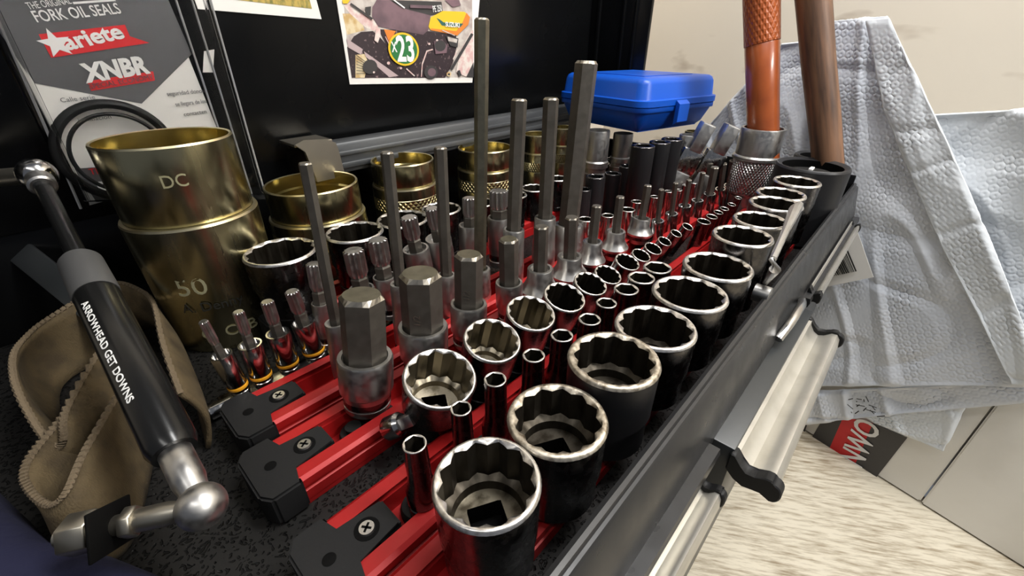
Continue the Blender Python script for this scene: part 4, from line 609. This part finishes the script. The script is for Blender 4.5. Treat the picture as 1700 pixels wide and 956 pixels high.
bm=BM(); lathe(bm,[(.0045,0),(.0052,.004),(.0052,L2*.8)],20); part('stud',bm,M['nut'],t)
bm=BM(); A=ring(bm,6,lambda q:.0085,L2*.55); B=ring(bm,6,lambda q:.0085,L2*.55+.008); bridge(bm,A,B); bm.faces.new(A); bm.faces.new(B); part('hex_nut',bm,M['nut'],t)
a,b=[Vector(v) for v in D['LEVER2']]
bm=BM(); dq=(b-a); box(bm,-.0085,.0085,-.002,.002,0,dq.length+.05,.0012); o=part('stay_bar',bm,M['chest'],None,loc=a,quat=zq(dq)@Quaternion((0,0,1),.9)); tag(o,'flat grey metal stay bar running behind the gas strut on the left','bar')
# navy roll standing in for an unidentified dark blue area
bm=BM(); q=[Vector(v) for v in D['BLUE']]
pts=[q[0]+Vector((-.03,.03,-.004)),q[0],q[1],q[2],q[2]+Vector((.015,-.02,-.002))]
tube(bm,[p_+Vector((-.016,-.014,.010)) for p_ in pts],[.018,.021,.022,.021,.017],20)
o=part('navy_roll',bm,M['rollblue']); tag(o,'dark navy stand-in roll in the lower left corner','cloth')
# strap
S_=[Vector(v) for v in D['STRAP']]
def cr(p,k=8):
    out=[]
    for i in range(len(p)-1):
        a,b,c,d_=p[max(i-1,0)],p[i],p[i+1],p[min(i+2,len(p)-1)]
        for j in range(k):
            t_=j/k; out.append(.5*((2*b)+(c-a)*t_+(2*a-5*b+4*c-d_)*t_*t_+(3*b-a-3*c+d_)*t_**3))
    out.append(p[-1]); return out
sp=cr(S_); nn=len(sp); t=thing('webbing_strap','folded tan webbing strap with stitched edges lying behind the gas strut','strap',S_[0]*1.0-Vector((0,0,.04)))
o0=Vector(t.location); bm=BM(); rows=[]; NV=8
for i,p_ in enumerate(sp):
    tg=(sp[min(i+1,nn-1)]-sp[max(i-1,0)]).normalized(); nr=tg.cross(Vector((0,0,1))).normalized()
    row=[]
    for j in range(NV+1):
        v_=j/NV; zz=p_.z*(1-v_)+.0012*v_+ (0.0035*math.sin(i*.21)*(1-v_)); bow=nr*(.006*math.sin(PI*v_)*math.sin(i*.13+1)+.004*v_*math.sin(i*.09))
        row.append(bm.verts.new(Vector((p_.x,p_.y,zz))+bow-o0))
    rows.append(row)
for i in range(nn-1):
    for j in range(NV): bm.faces.new((rows[i][j],rows[i][j+1],rows[i+1][j+1],rows[i+1][j]))
tops=[r_[0].co.copy() for r_ in rows]; mids=[r_[1].co.copy() for r_ in rows]
s_=part('webbing',bm,M['webbing'],t,ang=1.2); md=s_.modifiers.new('s','SOLIDIFY'); md.thickness=.0024; md.offset=0
bm=BM()
for base_,amp in ((tops,.0009),):
    dense=cr(base_,3); tube(bm,[q_+Vector((0,0,.0006+amp*math.sin(k*2.1))) for k,q_ in enumerate(dense)],[.0014+.0004*math.sin(k*2.1) for k in range(len(dense))],6)
o=part('stitched_edge',bm,M['stitch'],t)
# ================= photographs on the lid
def vflat(name,pts,y,m,parent=None,th=.0003):
    bm=BM(); A=[bm.verts.new((p_[0],y,p_[1])) for p_ in pts]; B=[bm.verts.new((p_[0],y+th,p_[1])) for p_ in pts]; bridge(bm,A,B); bm.faces.new(A); bm.faces.new(B); return part(name,bm,m,parent,smooth=False)
def ccw(p): return p
q=D['PH2']; yL=.4548
def rs(v,yo): # move from Y=.444 to lid plane keeping direction from origin
    k=yL/yo; return (v[0]*k,.2+(v[1]-.2)*k)
sh=[rs((v[0],v[2]),.444) for v in q]
ext=[sh[0],sh[1],(sh[2][0]+.002,sh[2][1]+.05),(sh[3][0]-.003,sh[3][1]+.05)]
curl=[(sh[3][0]+(sh[0][0]-sh[3][0])*.5-.0015,(sh[0][1]+sh[3][1])/2)]
pm=vflat('photo_print',[ext[0],ext[1],ext[2],ext[3],curl[0]],yL-.0012,M['paper'],None,.0008); tag(pm,'photo print of an orange and yellow motorcycle numbered 23, taped inside the lid','photo')
cols=dict(grey='pale',tan='tan',fend='pinkm',tyre='eng',wheel='tan',engine='eng',side='po',seat='mauve',frame='print_dark',tank='py',tank2='po',stripe='teal',fork='pinkm',pink='mauve',pipe='pipe',pipe2='pipe',orange='py',tyre2='print_dark')
lay=yL-.0012
for k in ('grey','tan','fend','tyre','wheel','engine','side','frame','seat','pipe2','pipe','fork','pink','orange','tyre2','tank','tank2','stripe'):
    lay-=.00006
    pts=[rs(v,.4435) for v in D['MOTO'][k]]
    ytop=max(v[1] for v in [rs(z_,.4435) for z_ in D['MOTO']['grey']])
    pts=[(v[0],v[1]+.045 if v[1]>ytop-.0012 else v[1]) for v in pts]
    vflat('printed_shape',pts,lay,M[cols[k]],pm,.00005)
for m,v in D['EX']:
    lay-=.00002; vflat('printed_shape',[rs(q_,.4435) for q_ in v],lay,M[m],pm,.00002)
c_=[rs(v,.4435) for v in D['DISC']]; cx,cz=c_[0]; rx=c_[1][0]-cx; rz=cz-c_[2][1]
for k,(s_c,m) in enumerate(((1,'py'),(.88,'green'))):
    vflat('number_disc',[(cx+rx*s_c*math.cos(i*PI/18),cz+rz*s_c*math.sin(i*PI/18)) for i in range(36)],lay-.0001*(k+1),M[m],pm,.00008)
def lidtext(s,key,h,m,sx=1,bold=0,y=None,shear=0):
    a,b=[rs(v,.4435) for v in D['TX'][key]]; ang=math.atan2(b[1]-a[1],b[0]-a[0])
    o=text('printed_text',s,h,m,pm,ext=.00004,sx=sx,bold=bold,shear=shear)
    W=max(v.co.x for v in o.data.vertices); k=math.hypot(b[0]-a[0],b[1]-a[1])/W
    for v in o.data.vertices: v.co.x*=k
    o.data.transform(Matrix.Translation((a[0],y,a[1]))@Matrix.Rotation(-ang,4,'Y')@Matrix.Rotation(R(90),4,'X'))
lidtext('23','23',.034,M['print_white'],bold=.0009,y=lay-.0003)
lidtext('x','X',.022,M['print_white'],y=lay-.0003)
lidtext('SUZUKI','SUZ',.0065,M['print_white'],bold=.0002,y=lay-.0001)
lidtext('PE 250','PE',.0085,M['print_white'],bold=.0001,y=lay-.0001)
q=D['PH1']; sh=[rs((v[0],v[2]),.444) for v in q]
pg=vflat('photo_print',[sh[0],sh[1],(sh[1][0]-.006,sh[1][1]+.06),(sh[0][0]-.004,sh[0][1]+.06)],yL-.0010,M['paper'],None,.0008); tag(pg,'photo print of a grassy field, taped to the lid at top left','photo')
vflat('printed_shape',[(sh[0][0]+.004,sh[0][1]+.009),(sh[1][0]-.0075,sh[1][1]+.008),(sh[1][0]-.012,sh[1][1]+.058),(sh[0][0]+.001,sh[0][1]+.058)],yL-.0012,M['grass'],pg,.0001)
# ================= blister pack
K=D['PACK']; Yp=.43
t=thing('blister_pack','grey and white carded blister pack of fork oil seals standing behind the biggest driver','package',(K['outer'][3][0],Yp,.06)); to_=Vector(t.location)
def pf(name,pts,dy,m,th=.0003):
    bm=BM(); A=[bm.verts.new(Vector((p_[0],Yp+dy,p_[1]))-to_) for p_ in pts]; B=[bm.verts.new(Vector((p_[0],Yp+dy+th,p_[1]))-to_) for p_ in pts]; bridge(bm,A,B); bm.faces.new(A); bm.faces.new(B); return part(name,bm,m,t,smooth=False)
pf('card',K['card'],0,M['paper'],.0012)
pf('printed_panel',K['dark'],-.0003,M['print_grey'])
pf('printed_flag',K['flag'],-.0006,M['print_red'])
pf('printed_panel',K['low'],-.0004,M['print_grey']); pf('printed_panel',K['white'],-.0006,M['print_white'])
def ptext(s,key,h,m,pts=None,shear=0,bold=0,dy=-.0008):
    a,b=pts or K[key]; ang=math.atan2(b[1]-a[1],b[0]-a[0])
    o=text('printed_text',s,h,m,t,ext=.00005,shear=shear,bold=bold); W=max(v.co.x for v in o.data.vertices); k=math.hypot(b[0]-a[0],b[1]-a[1])/W
    for v in o.data.vertices: v.co.x*=k
    o.data.transform(Matrix.Translation(Vector((a[0],Yp+dy,a[1]))-to_)@Matrix.Rotation(-ang,4,'Y')@Matrix.Rotation(R(90),4,'X'))
ptext('THE ORIGINAL','t_orig',.0052,M['print_white']); ptext('FORK OIL SEALS','t_fork',.0085,M['print_white'],bold=.0001)
ptext('ariete','t_ariete',.0125,M['print_white'],bold=.0004); ptext('XNBR','t_x',.0150,M['print_white'],bold=.0007,shear=.15)
pf('printed_bar',[(K['t_sub'][0][0],K['t_sub'][0][1]-.001),(K['t_sub'][1][0],K['t_sub'][1][1]-.001),(K['t_sub'][1][0]+.001,K['t_sub'][1][1]+.005),(K['t_sub'][0][0],K['t_sub'][0][1]+.005)],-.0006,M['print_red'])
ptext('SPECIAL ECONOMY','t_sub',.0045,M['print_grey'],dy=-.0009)
ptext('THE','lowred',.006,M['print_red'])
a,b=K['line']; pf('printed_bar',[(a[0],a[1]),(b[0],b[1]),(b[0],b[1]+.0012),(a[0],a[1]+.0012)],-.0006,M['print_white'])
sx_,sz_=K['star'][0]
pf('star_logo',[(sx_+(.0085 if i%2==0 else .0036)*math.cos(R(90+36*i+8)),sz_+(.0085 if i%2==0 else .0036)*math.sin(R(90+36*i+8))) for i in range(10)],-.0008,M['print_white'])
tx=K['txt']
for i,s in enumerate(('seguridad donos-','se llegara de los','contacten')):
    a=(tx[0][0]+.006+i*.003,tx[0][1]-i*.0075+.004); ptext(s,None,.0042,M['print_grey'],pts=[a,(a[0]+.026-.005*i,a[1]+.0008)])
for i,s in enumerate(('Calle serie','recambio','instalacion')):
    a=(K['dark'][4][0]+.008+i*.002,K['dark'][4][1]-.012-i*.0065); ptext(s,None,.0038,M['print_grey'],pts=[a,(a[0]+.018,a[1]+.0008)])
# rubber seals
cx,cz=K['ring'][0]; rr=abs(K['ring'][1][0]-cx)
for k,(R0,r0,dy) in enumerate(((.0325,.0030,-.006),(.0265,.0013,-.012))):
    bm=BM(); n1,n2=56,12; g=[]
    for i in range(n1):
        a=2*PI*i/n1; g.append([bm.verts.new(Vector((cx+.010+(R0+r0*math.cos(2*PI*j/n2))*math.cos(a),Yp+dy+r0*1.4*math.sin(2*PI*j/n2),cz-.002+(R0+r0*math.cos(2*PI*j/n2))*math.sin(a)))-to_) for j in range(n2)])
    for i in range(n1): bridge(bm,g[i],g[(i+1)%n1])
    part('rubber_seal',bm,M['rubber'],t)
M['rimstreak']=mat('plastic_edge_streak',(.30,.30,.30),.12,0,Coat_Weight=1)  # grey for the light streaks painted along the clear plastic edges
gl=mat('clear_blister',(1,1,1),.06,0,Transmission_Weight=1,IOR=1.2,Specular_IOR_Level=.5); M['gl']=gl
o_=K['outer']; 
def inset(p,f): 
    cx_=sum(v[0] for v in p)/4; cz_=sum(v[1] for v in p)/4; return [(cx_+(v[0]-cx_)*f,cz_+(v[1]-cz_)*f) for v in p]
bm=BM(); lv=[]
for f,dy in ((1,-.001),(.93,-.0012),(.90,-.016),(.885,-.018)):
    lv.append([bm.verts.new(Vector((v[0],Yp+dy,v[1]))-to_) for v in inset(o_,f)])
for a,b in zip(lv,lv[1:]): bridge(bm,a,b)
bm.faces.new(lv[-1]); s_=part('clear_blister',bm,gl,t,ang=.5); md=s_.modifiers.new('s','SOLIDIFY'); md.thickness=.0005
for k_ in (0,.012,.022):  # thin tubes put in as light streaks on the blister
    a_,b_=o_[1],o_[2]; bm=BM(); tube(bm,[Vector((a_[0]-k_,Yp-.004+k_*.1,a_[1]))-to_,Vector((b_[0]-k_*.9,Yp-.004,b_[1]))-to_],.0008,6); part('rim_streak',bm,M['rimstreak'],t)
a_,b_=o_[0],o_[3]; bm=BM(); tube(bm,[Vector((a_[0]+.006,Yp-.004,a_[1]))-to_,Vector((b_[0]+.001,Yp-.004,b_[1]))-to_],.0009,6); part('rim_streak',bm,M['rimstreak'],t)
pf('tape_tab',K['tab'],-.0025,M['paper'])
